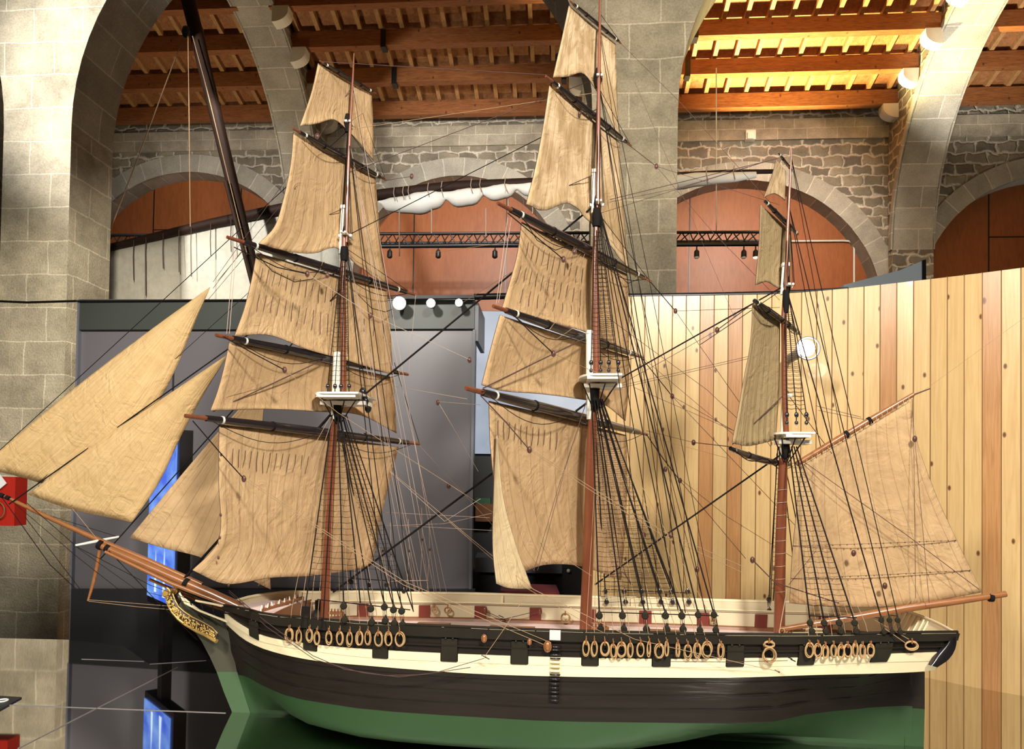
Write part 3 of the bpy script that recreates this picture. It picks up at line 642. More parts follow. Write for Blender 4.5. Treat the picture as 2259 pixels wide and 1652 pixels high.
# back wall of the exhibition behind the gap: black board, sky screen, bench, boxes
def yb(px, py, d): r_ = ray(px, py); return EYE+r_*(d/r_.y)
def slab(name, x0, y0, x1, y1, d, th, mat, lab, cat, floor=False):
    a = yb(x0, y0, d); b = yb(x1, y0, d); z1 = yb(x0, y1, d).z if not floor else 0
    m_ = MB(); m_.prism([Vector((a.x, d, z1)), Vector((b.x, d, z1)), Vector((b.x, d, a.z)), Vector((a.x, d, a.z))], Vector((0, th, 0)))
    return thing(m_, name, mat, lab, cat)
slab('backing_board', 960, 684, 1420, 1500, 5.6, .05, M['satin_black'], 'black exhibition board behind the gap between partition and pine wall', 'board', True)
sk = slab('cloud_screen', 1050, 686, 1306, 1000, 5.545, .05, M['skyscreen'], 'pale grey-blue screen showing clouds, seen between fore and main sails', 'screen')
slab('grey_bench', 1048, 1230, 1290, 1262, 4.9, .35, M['glasslite'], 'long grey bench top behind the main course, under the cloud screen', 'bench')
slab('bench_support', 1056, 1262, 1284, 1700, 4.95, .28, M['satin_black'], 'black cabinet carrying the grey bench top', 'cabinet', True)
slab('green_box', 1049, 1098, 1082, 1111, 5.4, .2, M['box_green'], 'small green box on the dark shelf left of the main course', 'box')
slab('wooden_shelf', 1049, 1111, 1090, 1150, 5.364, .236, M['brownwood'], 'small brown wooden shelf block under the green box', 'shelf')
dp_ = slab('dark_post', 1243, 1245, 1284, 1700, 4.5, .12, M['satin_black'], 'black post with a silver knob left of the main mast foot', 'post', True)
m_ = MB(); m_.ball(yb(1254, 1259, 4.48), .012); m_.build('silver_knob', M['whiteplastic'], dp_)
m_ = MB(); q = [yb(x, y, 4.0) for x, y in ((1098, 1333), (1104, 1303), (1234, 1307), (1240, 1380), (1098, 1380))]; m_.prism(q, Vector((0, .3, 0)))
rs = thing(m_, 'red_stool', M['red_box2'], 'dark red padded stool seen just above the far bulwark amidships', 'stool')
m_ = MB(); q = yb(1170, 1378, 4.15); m_.obox(Vector((q.x, q.y, q.z/2)), Vector((.15, 0, 0)), Vector((0, .1, 0)), ZV*(q.z/2)); m_.build('stool_base', M['satin_black'], rs)

# curved wall of pine boards
tab = [(1300, 3.42), (1390, 3.40), (1560, 3.37), (1700, 3.31), (1870, 3.18), (2040, 3.02), (2150, 2.88), (2259, 2.77), (2420, 2.58)]
ytop = [(1300, 656), (1390, 654), (1560, 652), (1700, 649), (1780, 644), (1870, 636), (1960, 626), (2040, 617), (2150, 604), (2259, 590), (2420, 570)]
pts = []; 
for px in range(1300, 2425, 8):
    d = smooth_curve(tab, px); p = EYE+ray(px, 900)*(d/ray(px, 900).y); 
    q = Vector((p.x, p.y, 0)); pts.append((q, px))
L_ = [0]
for i in range(1, len(pts)): L_.append(L_[-1]+(pts[i][0]-pts[i-1][0]).length)
def at_len(s):
    for i in range(1, len(L_)):
        if L_[i] >= s:
            t = (s-L_[i-1])/(L_[i]-L_[i-1]); return pts[i-1][0].lerp(pts[i][0], t), lerp(pts[i-1][1], pts[i][1], t)
    return pts[-1]
bw = .0625; wall = MB(); nb = int(L_[-1]/bw); capa = []
redpx = [(1556, 1580), (1606, 1634), (1854, 1880), (1944, 1972), (2180, 2206)]
for k in range(nb):
    s0_, s1_ = k*bw, (k+1)*bw; (a, pa), (b, pb) = at_len(s0_), at_len(s1_)
    d = (b-a).normalized(); nn = Vector((-d.y, d.x, 0)); pm = (pa+pb)/2
    zt_a = (EYE+ray(pa, interp(ytop, pa))*((a-EYE).y/ray(pa, interp(ytop, pa)).y)).z
    zt_b = (EYE+ray(pb, interp(ytop, pb))*((b-EYE).y/ray(pb, interp(ytop, pb)).y)).z
    mi = 1 if any(lo <= pm <= hi for lo, hi in redpx) else 0
    v = .0022; g = d*v; a2, b2 = a+g, b-g
    jit = (k*7.31) % 5
    for (u, w_, m_i, off0, off1) in ((a, a2, 2, nn*.003, Vector()), (a2, b2, mi, Vector(), Vector()), (b2, b, 2, Vector(), nn*.003)):
        q = [u+off0, w_+off1, w_+off1+ZV*zt_b, u+off0+ZV*zt_a]
        ua = k*.37; uw = bw*3.2
        wall.add(q, [(0, 1, 2, 3)], m_i, uvs=[[(ua, jit), (ua+uw*.32, jit), (ua+uw*.32, jit+zt_b), (ua, jit+zt_a)]])
    back = nn*.05
    wall.add([a+back, b+back, b+back+ZV*zt_b, a+back+ZV*zt_a], [(3, 2, 1, 0)], 0)
    wall.add([a+ZV*zt_a, b+ZV*zt_b, b+back+ZV*zt_b, a+back+ZV*zt_a], [(0, 1, 2, 3)], 0)
    capa.append((a+nn*.02+ZV*zt_a, pa))
pw = struct(wall, 'wall_pine', [M['pine'], M['heart'], M['groove']])
mb = MB(); cp = [p+ZV*.006 for p, px in capa if px < 1872]; mb.tube(cp, [lerp(.014, .003, max(0, (i-len(cp)*.72)/(len(cp)*.28))) for i in range(len(cp))], 8)
mb.build('trim_2', M['black'], pw)
# glowing disc and ring standing in for a lamp reflected in glass
c = hit(1779, 768, SO+SN*.72, SN); rt = empty('lamp_reflection', c); tag(rt, 'glowing disc standing in for a lamp reflected in glass, right of the mizzen mast', 'spotlight')
m_ = MB(); m_.ball(c, .034, .02, .034, 16, axes=(SA, SN, ZV)); m_.build('lamp_glow_disc', M['lampglow'], rt)
m_ = MB(); cc = c+SN*.02+SA*.012+ZV*.003; m_.tube([cc+SA*(.045*math.cos(t))+ZV*(.045*math.sin(t)) for t in [2*math.pi*k/24 for k in range(24)]], .004, 6, closed=True); m_.build('reflection_ring', M['glasslite'], rt)
m_ = MB(); m_.tube([c+SN*.01, c+SN*.30], .02, 10); m_.build('added_arm', M['glasslite'], rt)  # invented arm tying the glowing disc to the wall
# pale board behind the pine wall
m_ = MB(); q = [yb(x, y, 5.0) for x, y in ((1862, 628), (1985, 596), (2035, 575), (2036, 700), (1862, 700))]; m_.prism(q, Vector((0, .05, 0)))
bd = thing(m_, 'pale_blue_board', M['palegrey'], 'pale blue triangular board peeking above the pine wall at the right pier', 'board')
m_ = MB(); q = [yb(x, y, 4.99) for x, y in ((2035, 574), (2043, 572), (2044, 700), (2036, 700))]; m_.prism(q, Vector((0, .06, 0))); m_.build('black_edge', M['black'], bd)
m_ = MB(); q = [yb(x, 660, 5.03) for x in (1870, 2036)]; m_.obox((q[0]+q[1])/2+Vector((0, .03, 0))-ZV*(q[0].z/2), (q[1]-q[0])/2, Vector((0, .02, 0)), ZV*(q[0].z/2)); m_.build('board_stand', M['satin_black'], bd)

# red cabinet and its paper at the left edge
rb = empty('red_cabinet', yb(0, 1160, 3.75)); tag(rb, 'glossy red cabinet fixed in front of the left pillar, at the left edge', 'cabinet')
def boxpx(x0, y0, x1, y1, d, th, mat, name, par):
    a = yb(x0, y0, d); b = yb(x1, y1, d); m_ = MB(); m_.obox(((a+b)/2).lerp((a+b)/2, 0)+Vector((0, th/2, 0)), Vector(((b.x-a.x)/2, 0, 0)), Vector((0, th/2, 0)), ZV*((a.z-b.z)/2)); return m_.build(name, mat, par)
boxpx(-90, 1050, 31, 1160, 3.6, .09, M['red_box'], 'body', rb)
m_ = MB(); cc = yb(-4, 1126, 3.59); m_.tube([cc+Vector((math.cos(t)*.033, -.004, math.sin(t)*.04)) for t in [2*math.pi*k/20 for k in range(20)]], .004, 6, closed=True); m_.build('round_emblem', M['brownwood'], rb)
boxpx(-80, 1160, -60, 2000, 3.68, .05, M['satin_black'], 'post', rb)
m_ = MB(); q = [yb(x, y, 3.585) for x, y in ((-30, 1040), (0, 1047), (14, 1066), (0, 1078), (-30, 1082))]; m_.prism(q, Vector((0, .004, 0))); m_.build('paper_notice', M['paper'], rb)
# ============================================================ THE SHIP MODEL
keel_c = SH(0, 0, ZB)
ship = empty('ship_model', keel_c); tag(ship, 'three-masted sailing ship model with tan sails, black and cream hull and green bottom', 'ship model')
def resample_(pl, n):
    return [(interp([(i, a[0]) for i, a in enumerate(pl)], (len(pl)-1)*k/n), interp([(i, a[1]) for i, a in enumerate(pl)], (len(pl)-1)*k/n)) for k in range(n+1)]
# ---- hull form
C0 = [(497, 1337), (552, 1347), (585, 1356), (689, 1365), (749, 1372), (939, 1381), (1212, 1392), (1450, 1398), (1800, 1402), (1954, 1398), (2113, 1396)]
C2 = [(501, 1354), (531, 1376), (574, 1399), (670, 1418), (702, 1422), (822, 1432), (972, 1440), (1126, 1446), (1321, 1451), (1479, 1453), (1641, 1451), (1796, 1449), (1919, 1443), (2095, 1437)]
C3 = [(502, 1368), (540, 1393), (574, 1412), (612, 1422), (670, 1432), (822, 1450), (939, 1456), (1166, 1465), (1472, 1470), (1600, 1470), (1756, 1467), (1920, 1460), (2075, 1456)]
C4 = [(503, 1378), (536, 1407), (569, 1425), (618, 1441), (699, 1457), (803, 1467), (939, 1478), (1041, 1485), (1258, 1492), (1450, 1494), (1608, 1494), (1800, 1488), (2039, 1480), (2063, 1477)]
ZW = -0.652
def s_px(px, py, n=0.0): return sco(P(px, py, n))[0]
bR = [(0, .004), (.008, .045), (.02, .085), (.045, .135), (.08, .185), (.13, .230), (.2, .265), (.3, .290), (.42, .30), (.6, .30), (.75, .287), (.88, .258), (1, .21)]
wl = [(509, 1482), (531, 1489), (585, 1515), (640, 1537), (721, 1552), (803, 1564), (939, 1575), (1041, 1581), (1200, 1590), (1450, 1594), (1650, 1595), (1711, 1591), (1802, 1572), (1863, 1567)]
sw0 = s_px(509, 1482); sw1 = s_px(2010, 1568); bWt = []
def inv_t(s):
    lo_, hi_ = 0, 1
    for _ in range(30):
        m_ = (lo_+hi_)/2; q = lerp(SRa, SRb, m_)+(sw0-SRa)*(1-m_)**9+(sw1-SRb)*m_**9
        if q < s: lo_ = m_
        else: hi_ = m_
    return (lo_+hi_)/2
SRa, SRb = s_px(497, 1337), s_px(2113, 1396, -.21)
for px, py in wl:
    d = ray(px, py); p = EYE+d*(ZW/d.z); s, n_, z = sco(p); bWt.append((inv_t(s), max(.006, -n_)))
bWt = [(0, .006)]+[q for q in bWt[1:] if 0 < q[0] < 1]+[(.93, .055), (1, .012)]
bWt.sort()
def zfit(s, n, curve):
    z = -.5
    for _ in range(6):
        x, _y = proj(SH(s, n, z)); y = smooth_curve(curve, x); q = P(x, y, n); z = q.z-EZ
    return z
def srange(x0, x1, y0, y1, n1): return s_px(x0, y0), s_px(x1, y1, n1)
LEV = [  # v, start px,y ; end px,y,n ; w(breadth mix) ; curve
    (0, (497, 1337), (2113, 1396, -.21), 0.0, C0),
    (1, (500, 1350), (2108, 1418, -.21), 0.0, None),
    (2, (501, 1354), (2097, 1437, -.205), .02, C2),
    (3, (502, 1368), (2078, 1456, -.20), .05, C3),
    (4, (503, 1378), (2062, 1477, -.18), .12, C4),
    (5, (505, 1392), (2012, 1490, -.06), .25, None),
    (6, (508, 1425), (2010, 1515, -.03), .60, None),
    (7, (509, 1455), (2010, 1540, -.02), .86, None),
    (8, (509, 1482), (2010, 1568, -.012), 1.0, None)]
SR0, SR1 = s_px(497, 1337), s_px(2113, 1396, -.21)
def hull_pt(t, v):
    i = min(int(v), 7) if v < 8 else 8
    def row(k):
        _, st, en, w_, cv = LEV[k]
        s0_, s1_ = s_px(*st), s_px(en[0], en[1], en[2]); s = lerp(SR0, SR1, t)+(s0_-SR0)*(1-t)**9+(s1_-SR1)*t**9
        br = smooth_curve(bR, t); bw_ = smooth_curve(bWt, min(1, max(0, t)))
        ww = w_
        b = lerp(br, bw_, ww)
        if k >= 5 and t > .9: b = lerp(b, max(bw_, .02), (t-.9)/.1)
        return s, b, cv, k
    def z_of(k):
        s, b, cv, _ = row(k)
        if cv: return zfit(s, -b, cv)
        if k == 1:
            return lerp(z_of(0), z_of(2), .40)
        z4 = z_of(4); f = {5: .12, 6: .42, 7: .72, 8: 1.0}[k]; return lerp(z4, ZW, f)
    s, b, _, _ = row(i); z = z_of(i)
    if v > i:
        s2, b2, _, _ = row(i+1); z2 = z_of(i+1); f = v-i
        return lerp(s, s2, f), lerp(b, b2, f), lerp(z, z2, f)
    return s, b, z
ts = [0, .004, .01, .018, .028, .04, .055, .075, .1, .13, .165, .2, .25, .3, .36, .42, .48, .54, .6, .66, .72, .78, .83, .87, .90, .93, .955, .975, .99, 1]
HG = {}
for v in range(9):
    for i, t in enumerate(ts): HG[(i, v)] = hull_pt(t, v)
# below the waterline down to the keel
sk0 = s_px(545, 1562); sk1 = s_px(2008, 1637)
def low_pt(i, f):
    s, b, z = HG[(i, 8)]; t = ts[i]; sk = s+(sk0-HG[(0, 8)][0])*(1-t)**9+(sk1-HG[(len(ts)-1, 8)][0])*t**9
    full = smooth_curve([(0, 1.0), (.05, 1.2), (.1, 2.0), (.17, 7.0), (.28, 13), (.55, 13), (.64, 5), (.71, 1.8), (.8, 1.1), (1, .8)], t)
    bb = .010+(max(b, .012)-.010)*(1-f**full); return lerp(s, sk, f), bb, lerp(ZW, ZB+.012, f)
def side_grid(v0, v1, sg):
    return [[SH(HG[(i, v)][0], sg*HG[(i, v)][1], HG[(i, v)][2]) for i in range(len(ts))] for v in range(v0, v1+1)]
hull = MB()
for sg in (-1, 1):
    hull.grid(side_grid(0, 4, sg), 0, flip=sg > 0); hull.grid(side_grid(4, 8, sg), 0, flip=sg > 0)
    g = [[SH(HG[(i, 8)][0], sg*HG[(i, 8)][1], ZW) for i in range(len(ts))]]+[[SH(p[0], sg*p[1], p[2]) for p in (low_pt(i, f) for i in range(len(ts)))] for f in (.15, .3, .45, .6, .7, .8, .87, .92, .96, .985, 1.0)]
    hull.grid(g, 1, flip=sg > 0)
# keel and transom
k0 = SH(sk0, 0, ZB+.006); k1 = SH(sk1, 0, ZB+.006); hull.obox((k0+k1)/2, (k1-k0)/2, SN*.010, ZV*.006, 1)
tr = [[SH(HG[(len(ts)-1, v)][0]+.018*math.cos(math.pi*q/2)*(1 if v < 4 else 0), HG[(len(ts)-1, v)][1]*q, HG[(len(ts)-1, v)][2]) for q in [-1+k/4 for k in range(9)]] for v in range(9)]
hull.grid(tr, 0)
hull_o = hull.build('hull', [M['hull_black'], M['green']], ship)
def patch(t0, t1, v0, v1, off, mat, name, parent, nt=8, nv=2, sgs=(-1,), mi=None, label=None, th=.004):
    m_ = MB()
    for sg in sgs:
        go, gi = [], []
        for b in range(nv+1):
            v = lerp(v0, v1, b/nv); r1, r2 = [], []
            for a in range(nt+1):
                t = lerp(t0, t1, a/nt); s, bb, z = hull_pt(t, v); s2, b2, z2 = hull_pt(min(1, t+.004), v); s1_, b1_, _ = hull_pt(max(0, t-.004), v)
                ds, db = s2-s1_, b2-b1_; ln = math.hypot(ds, db) or 1; ns, nb_ = -db/ln, ds/ln
                if nb_ < 0: ns, nb_ = -ns, -nb_
                r1.append(SH(s+ns*off, sg*(bb+nb_*off), z)); r2.append(SH(s+ns*(off-th), sg*(bb+nb_*(off-th)), z))
            go.append(r1); gi.append(r2)
        fl = sg > 0
        m_.grid(go, 0, flip=fl)
        for e0, e1 in ((go[0], gi[0]), (go[-1], gi[-1]), ([r_[0] for r_ in go], [r_[0] for r_ in gi]), ([r_[-1] for r_ in go], [r_[-1] for r_ in gi])): m_.grid([e0, e1], 0, smooth=False)
    return m_.build(name, mat, parent, label)
def t_at(px, v):
    lo, hi = 0, 1
    for _ in range(22):
        m_ = (lo+hi)/2; s, b, z = hull_pt(m_, v)
        if proj(SH(s, -b, z))[0] < px: lo = m_
        else: hi = m_
    return (lo+hi)/2
patch(0.002, .998, 3, 4, .003, M['cream'], 'wale_stripe', ship, nt=60, nv=3, sgs=(-1, 1), label='cream painted stripe along the hull')
patch(0.0, 1.0, 0, .92, .009, M['rail_black'], 'rail_strake', ship, nt=60, nv=3, sgs=(-1, 1), th=.012)
ports = [(552, 574), (670, 702), (822, 858), (972, 1011), (1126, 1166), (1282, 1321), (1437, 1479), (1600, 1641), (1757, 1796), (1919, 1960)]
PT_T = [(t_at(a, 2.5), t_at(b, 2.5)) for a, b in ports]
edges = [0.003]+[x for p_ in PT_T for x in p_]+[.985]
for k in range(0, len(edges), 2):
    patch(edges[k], edges[k+1], 2, 3.02, .0045, M['cream'], 'stripe_block', ship, nt=8, sgs=(-1,), label='raised cream block between gunports')
for a, b in PT_T:
    m_o = patch(a+.0012, b-.0012, 1.05, 3.0, .006, M['lid'], 'gunport_lid', ship, nt=3, nv=3)
    e = MB()
    for q in (.3, .7):
        s, bb, z = hull_pt(lerp(a, b, q), 1.02); e.ball(SH(s, -bb-.008, z), .003)
    e.build('hinge', M['black'], m_o)
patch(.03, .99, 1.45, 1.52, .007, M['rail_black'], 'moulding', ship, nt=50, nv=1, sgs=(-1,))
# thin raised plank lines on the hull side
for v in (4.95, 5.9, 6.9):
    patch(.03, .985, v, v+.035, .0012, M['hull_black'], 'plank_seam', ship, nt=50, nv=1, sgs=(-1,))
# dark quarter piece at the stern
m_ = MB(); g = []
ql = resample_([(2086, 1420), (2072, 1431), (2060, 1444), (2052, 1456), (2047, 1466)], 10); qr = resample_([(2112, 1402), (2109, 1428), (2102, 1443), (2091, 1457), (2068, 1472)], 10)
for k in range(11):
    g.append([P(lerp(ql[k][0], qr[k][0], q/6), lerp(ql[k][1], qr[k][1], q/6), -.216-.014*math.sin(math.pi*q/6)) for q in range(7)])
m_.grid(g); m_.build('quarter_piece', M['yard'], ship)

# ---- bulwark inside, rail cap, deck
def inner(i, dz, inset):
    s, b, z = HG[(i, 0)]; s4, b4, z4 = HG[(i, 4)]; f = max(0, min(1.0, -dz/max(.02, z-z4)))
    return lerp(s, s4, f)-(.006 if ts[i] > .97 else 0)+(.008 if ts[i] < .03 else 0), max(.001, min(b, lerp(b, b4, f))-inset), z+dz
BH = .092; m_ = MB(); nT = len(ts)
def strip(sg, z0, z1, ins0, ins1, mb_, mi=0): 
    g = [[SH(inner(i, z0, ins0)[0], sg*inner(i, z0, ins0)[1], inner(i, z0, ins0)[2]) for i in range(2, nT)], [SH(inner(i, z1, ins1)[0], sg*inner(i, z1, ins1)[1], inner(i, z1, ins1)[2]) for i in range(2, nT)]]
    mb_.grid(g, mi, smooth=False)
for sg in (-1, 1):
    strip(sg, 0, -.024, .010, .010, m_); strip(sg, -.024, -.024, .010, .015, m_); strip(sg, -.024, -BH, .015, .015, m_)
    strip(sg, 0, 0, -.006, .010, m_, 0)
m_.build('bulwark', [M['deckcream']], ship)
m_ = MB()
for sg in (1,):
    g = []
    for i in range(nT):
        s, b, z = HG[(i, 0)]; g.append(SH(s, sg*(b-.002), z+.003))
    m_.tube(g, .006, 6)
m_.build('rail_cap', M['cream'], ship, 'cream cap rail of the far bulwark')
m_ = MB(); m_.tube([SH(*inner(i, -.026, .017)) for i in range(3, nT-1)], .0032, 6); m_.build('rail_ledge', M['cream'], ship)
m_ = MB(); m_.tube([SH(*inner(i, -.034, .0155)) for i in range(3, nT-1)], .0010, 5); m_.build('ledge_shadow_line', M['rope_dark'], ship)  # dark line painting the shadow under the ledge
m_ = MB()
g = []
for i in range(nT):
    s, b, z = HG[(i, 0)]; g.append(SH(s, -(b-.002), z+.002))
m_.tube(g, .005, 6); m_.build('rail_cap', M['rail_black'], ship, 'black cap rail of the near bulwark')
m_ = MB()
for sg in (-1, 1): strip(sg, -BH+.013, -BH+.009, .015, .022, m_); strip(sg, -BH+.009, -BH, .022, .026, m_)
m_.build('waterway', M['brownwood'], ship)
g = [[SH(inner(i, -BH, 0)[0], inner(i, -BH, .012)[1]*q, HG[(i, 0)][2]-BH+.003*(1-q*q)) for q in [-1+k/5 for k in range(11)]] for i in range(2, nT)]
m_ = MB(); m_.grid(g); m_.build('deck', M['deck'], ship)
# raised forecastle deck at the bow
fb = t_at(655, 0)
idx = [i for i in range(1, nT) if ts[i] <= .1]
g = [[SH(HG[(i, 0)][0], (HG[(i, 0)][1]-.004)*q, HG[(i, 0)][2]-.020+.010*(1-q*q)) for q in [-1+k/5 for k in range(11)]] for i in idx]
m_ = MB(); m_.grid(g)
last = g[-1]; m_.grid([last, [p-ZV*.07 for p in last]], 1, smooth=False); m_.build('forecastle_deck', [M['deck'], M['brownwood']], ship)
# far-side ports, painted red
for a, b in PT_T[1:]:
    m_ = MB(); tm0, tm1 = a, b
    q = []
    for t, dz in ((tm0+.002, -.037), (tm1-.002, -.037), (tm1-.002, -.085), (tm0+.002, -.085)):
        s, bb, z = hull_pt(t, 0); s4, b4, z4 = hull_pt(t, 4); f = min(1, -dz/(z-z4)); q.append(SH(lerp(s, s4, f), min(bb, lerp(bb, b4, f))-.0165, z+dz))
    m_.prism(q, -SN*.003); m_.build('port_shutter', M['red'], ship)
# stanchions of the far bulwark
for px in (1053, 738, 1420, 1600):
    m_ = MB(); t = t_at(px, 0); s, bb, z = hull_pt(t, 0); m_.obox(SH(s, bb-.013, z-.012), SA*.004, SN*.004, ZV*.014); m_.build('stanchion', M['cream'], ship)
# stern frames
for k in range(9):
    q = -.1+1.1*k/8; s, b, z = HG[(nT-1, 0)]; s = s+.018*math.cos(math.pi*q/2)-.012; m_ = MB()
    a = SH(s, b*q*.95, z-.004); m_.tube([a, a-ZV*.07-SA*.035], .003, 5); m_.build('stern_frame', M['cream'], ship)
m_ = MB(); s, b, z = HG[(nT-1, 0)]
g = [[SH(s+.018*math.cos(math.pi*q/2)-.008, b*q*.97, z-.002) for q in [-1+k/6 for k in range(13)]], [SH(HG[(nT-1, 4)][0]+.018*math.cos(math.pi*q/2)-.012, HG[(nT-1, 4)][1]*q*.93, z-BH) for q in [-1+k/6 for k in range(13)]]]
m_.grid(g); m_.tube([p+ZV*.004 for p in g[0]], .004, 6); m_.build('taffrail', M['deckcream'], ship)
# pink gangway board in the near rail
m_ = MB(); ta, tb = t_at(1213, 0), t_at(1237, 0); s0_, b0_, z0_ = hull_pt(ta, 0); s1_, b1_, z1_ = hull_pt(tb, 0)
m_.prism([SH(s0_, -b0_-.011, z0_+.004), SH(s1_, -b1_-.011, z1_+.004), SH(s1_, -b1_-.011, z1_-.022), SH(s0_, -b0_-.011, z0_-.022)], SN*.028); m_.build('gangway_board', M['deck'], ship)
# ladder rungs
for k in range(14):
    y = 1424+k*9.0; tt = t_at(1225, 3); v = 0
    # find hull level for this height
    best = min(((abs(proj(SH(hull_pt(tt, vv/10)[0], -hull_pt(tt, vv/10)[1], hull_pt(tt, vv/10)[2]))[1]-y), vv/10) for vv in range(10, 80)), key=lambda q: q[0])[1]
    s, bb, z = hull_pt(tt, best); m_ = MB(); w_ = .013
    m_.tube([SH(s-w_, -bb-.001, z), SH(s-w_, -bb-.010, z), SH(s+w_, -bb-.010, z), SH(s+w_, -bb-.001, z)], .0022, 6)
    m_.build('ladder_rung', M['cream'] if 4 <= k <= 6 else M['yard'], ship)

# ---- stem, rudder
stem = [(470, 1362), (500, 1385), (507, 1402), (514, 1440), (523, 1482), (548, 1562), (507, 1562), (494, 1527), (480, 1488), (462, 1447), (445, 1415), (424, 1385), (405, 1362), (392, 1338), (400, 1325), (430, 1345)]
def plate(pts_, n0, n1, mat, name, mi=None, label=None):
    m_ = MB(); a = [P(x, y, n0) for x, y in pts_]
    m_.prism(a, SN*(n1-n0)); return m_.build(name, mat, ship, label)
up = [(470, 1362), (500, 1385), (507, 1402), (514, 1440), (523, 1482), (478, 1482), (462, 1447), (445, 1415), (424, 1385), (405, 1362), (392, 1338), (400, 1325), (430, 1345)]
lo = [(523, 1482), (535, 1520), (552, 1573), (512, 1571), (494, 1527), (478, 1482)]
plate(up, -.012, .012, M['stem_grey'], 'stem', label='olive grey upper stem'); plate(lo, -.012, .012, M['stem_lit_green'], 'stem', label='green lower stem')
rud = [(2014, 1484), (2040, 1482), (2040, 1564), (2012, 1562)]; rud2 = [(2012, 1562), (2040, 1564), (2038, 1647), (2009, 1646)]
plate(rud, -.009, .009, M['hull_black'], 'rudder', label='black upper rudder'); plate(rud2, -.009, .009, M['green'], 'rudder', label='green lower rudder')
plate([(1996, 1476), (2014, 1474), (2012, 1563), (1996, 1563)], -.014, .014, M['hull_black'], 'sternpost', label='black upper sternpost'); plate([(1996, 1563), (2012, 1563), (2009, 1646), (1996, 1645)], -.012, .012, M['green'], 'sternpost', label='green lower sternpost')
m_ = MB(); m_.tube([P(2012, 1484, -.004), P(2008, 1637, -.004)], .004, 6); m_.build('rudder_post', M['yard'], ship)
# ---- carved and gilded head
low = [(374, 1316), (379, 1333), (388, 1348), (402, 1362), (420, 1374), (445, 1385), (470, 1393), (500, 1405)]
upp = [(388, 1306), (394, 1322), (402, 1335), (416, 1346), (436, 1357), (462, 1366), (488, 1377), (502, 1388)]
for sg in (-1, 1):
    def PB_(x, y, e=0, sg=sg):
        base = .018+.045*max(0, (x-380)/120)**1.5; return P(x, y, 0)+SN*(sg*(base+e))
    m_ = MB(); g = [[PB_(*upp[i]) for i in range(8)], [PB_((upp[i][0]+low[i][0])/2, (upp[i][1]+low[i][1])/2, .004) for i in range(8)], [PB_(*low[i]) for i in range(8)]]
    m_.grid(g); tb = m_.build('trailboard', M['gold_dark'], ship)
    tb.modifiers.new('t', 'SOLIDIFY').thickness = .004
    m_ = MB(); m_.tube([PB_(x, y, .003) for x, y in low], [.003, .0035, .004, .0045, .005, .0055, .006, .007], 8); m_.build('gilded_moulding', M['gold'], tb)
    m_ = MB(); m_.tube([PB_(x, y, .002) for x, y in upp], .0025, 6); m_.build('gilded_moulding', M['gold'], tb)
    m_ = MB(); rnd = random.Random(3)
    for k in range(150):
        f = rnd.random(); i = min(6, int(f*7)); u = f*7-i; h = .15+.7*rnd.random()
        a = (lerp(upp[i][0], upp[i+1][0], u), lerp(upp[i][1], upp[i+1][1], u)); b = (lerp(low[i][0], low[i+1][0], u), lerp(low[i][1], low[i+1][1], u))
        c = PB_(lerp(a[0], b[0], h), lerp(a[1], b[1], h), .0085); an = rnd.random()*3.1
        X = SA*math.cos(an)+ZV*math.sin(an); m_.ball(c, .0052*rnd.uniform(.6, 1.2), .0022, .0024, 6, axes=(X, SN, X.cross(SN)))
    m_.build('carved_foliage', M['gold'], tb)
m_ = MB(); cpt = P(373, 1306, 0)
for off in (-.02, .02):
    pts_ = [cpt+SN*off+SA*(r_*math.cos(a))+ZV*(r_*math.sin(a)) for a, r_ in [(k*.45, .004+.0008*k) for k in range(18)]]; m_.tube(pts_, .0032, 6)
m_.tube([cpt-SN*.024, cpt+SN*.024], .010, 12); m_.build('scroll_head', M['gold'], ship)
for n_ in (-.03, .03):
    m_ = MB(); m_.tube([P(396, 1308, n_*.6), P(408, 1330, n_), P(440, 1347, n_*1.6), P(478, 1362, n_*2.2), P(503, 1372, n_*2.6)], .0035, 6); m_.build('head_rail', M['cream'], ship)
    m_ = MB(); m_.tube([P(432, 1325, n_), P(470, 1332, n_*1.6), P(505, 1340, n_*2.4)], .004, 6); m_.build('head_rail', M['cream'], ship)
plate([(396, 1310), (404, 1332), (432, 1350), (455, 1356), (440, 1345), (420, 1330)], -.010, -.006, M['cream'], 'head_panel')
for k in range(4):
    m_ = MB(); x = 420+k*24; m_.tube([P(x, 1328+k*4, -.02-.01*k), P(x+6, 1345+k*6, -.03-.012*k), P(x+18, 1356+k*7, -.035-.014*k)], .0022, 5); m_.build('head_timber', M['rail_black'], ship)

# ---- masts
def spar(pts_, rs, mat, name, label=None, n=0.0, seg=12, nn=None):
    m_ = MB(); m_.tube([P(x, y, (nn[i] if nn else n)) for i, (x, y) in enumerate(pts_)], [r_ for r_ in rs], seg); return m_.build(name, mat, ship, label)
def px_r(w): return w/2/FPX*2.36
spar([(716, 1372), (723, 1200), (733, 1000), (741, 880)], [px_r(21), px_r(20), px_r(17), px_r(16)], M['mast'], 'lower_mast', 'fore lower mast')
spar([(739, 925), (742, 870), (745, 782)], [px_r(18), px_r(21), px_r(20)], M['white'], 'mast_head', 'white fore lower mast head')
spar([(758, 895), (757, 780), (757, 600), (760, 520)], [px_r(13), px_r(13), px_r(12), px_r(11)], M['mast'], 'topmast', 'fore topmast', n=-.01)
spar([(751, 560), (757, 455)], [px_r(9), px_r(9)], M['white'], 'mast_head', 'white fore topmast head')
spar([(764, 535), (766, 440), (772, 290), (777, 205), (781, 118)], [px_r(9), px_r(9), px_r(7), px_r(5), px_r(3)], M['mast'], 'topgallant_mast', 'fore topgallant mast', n=-.008)
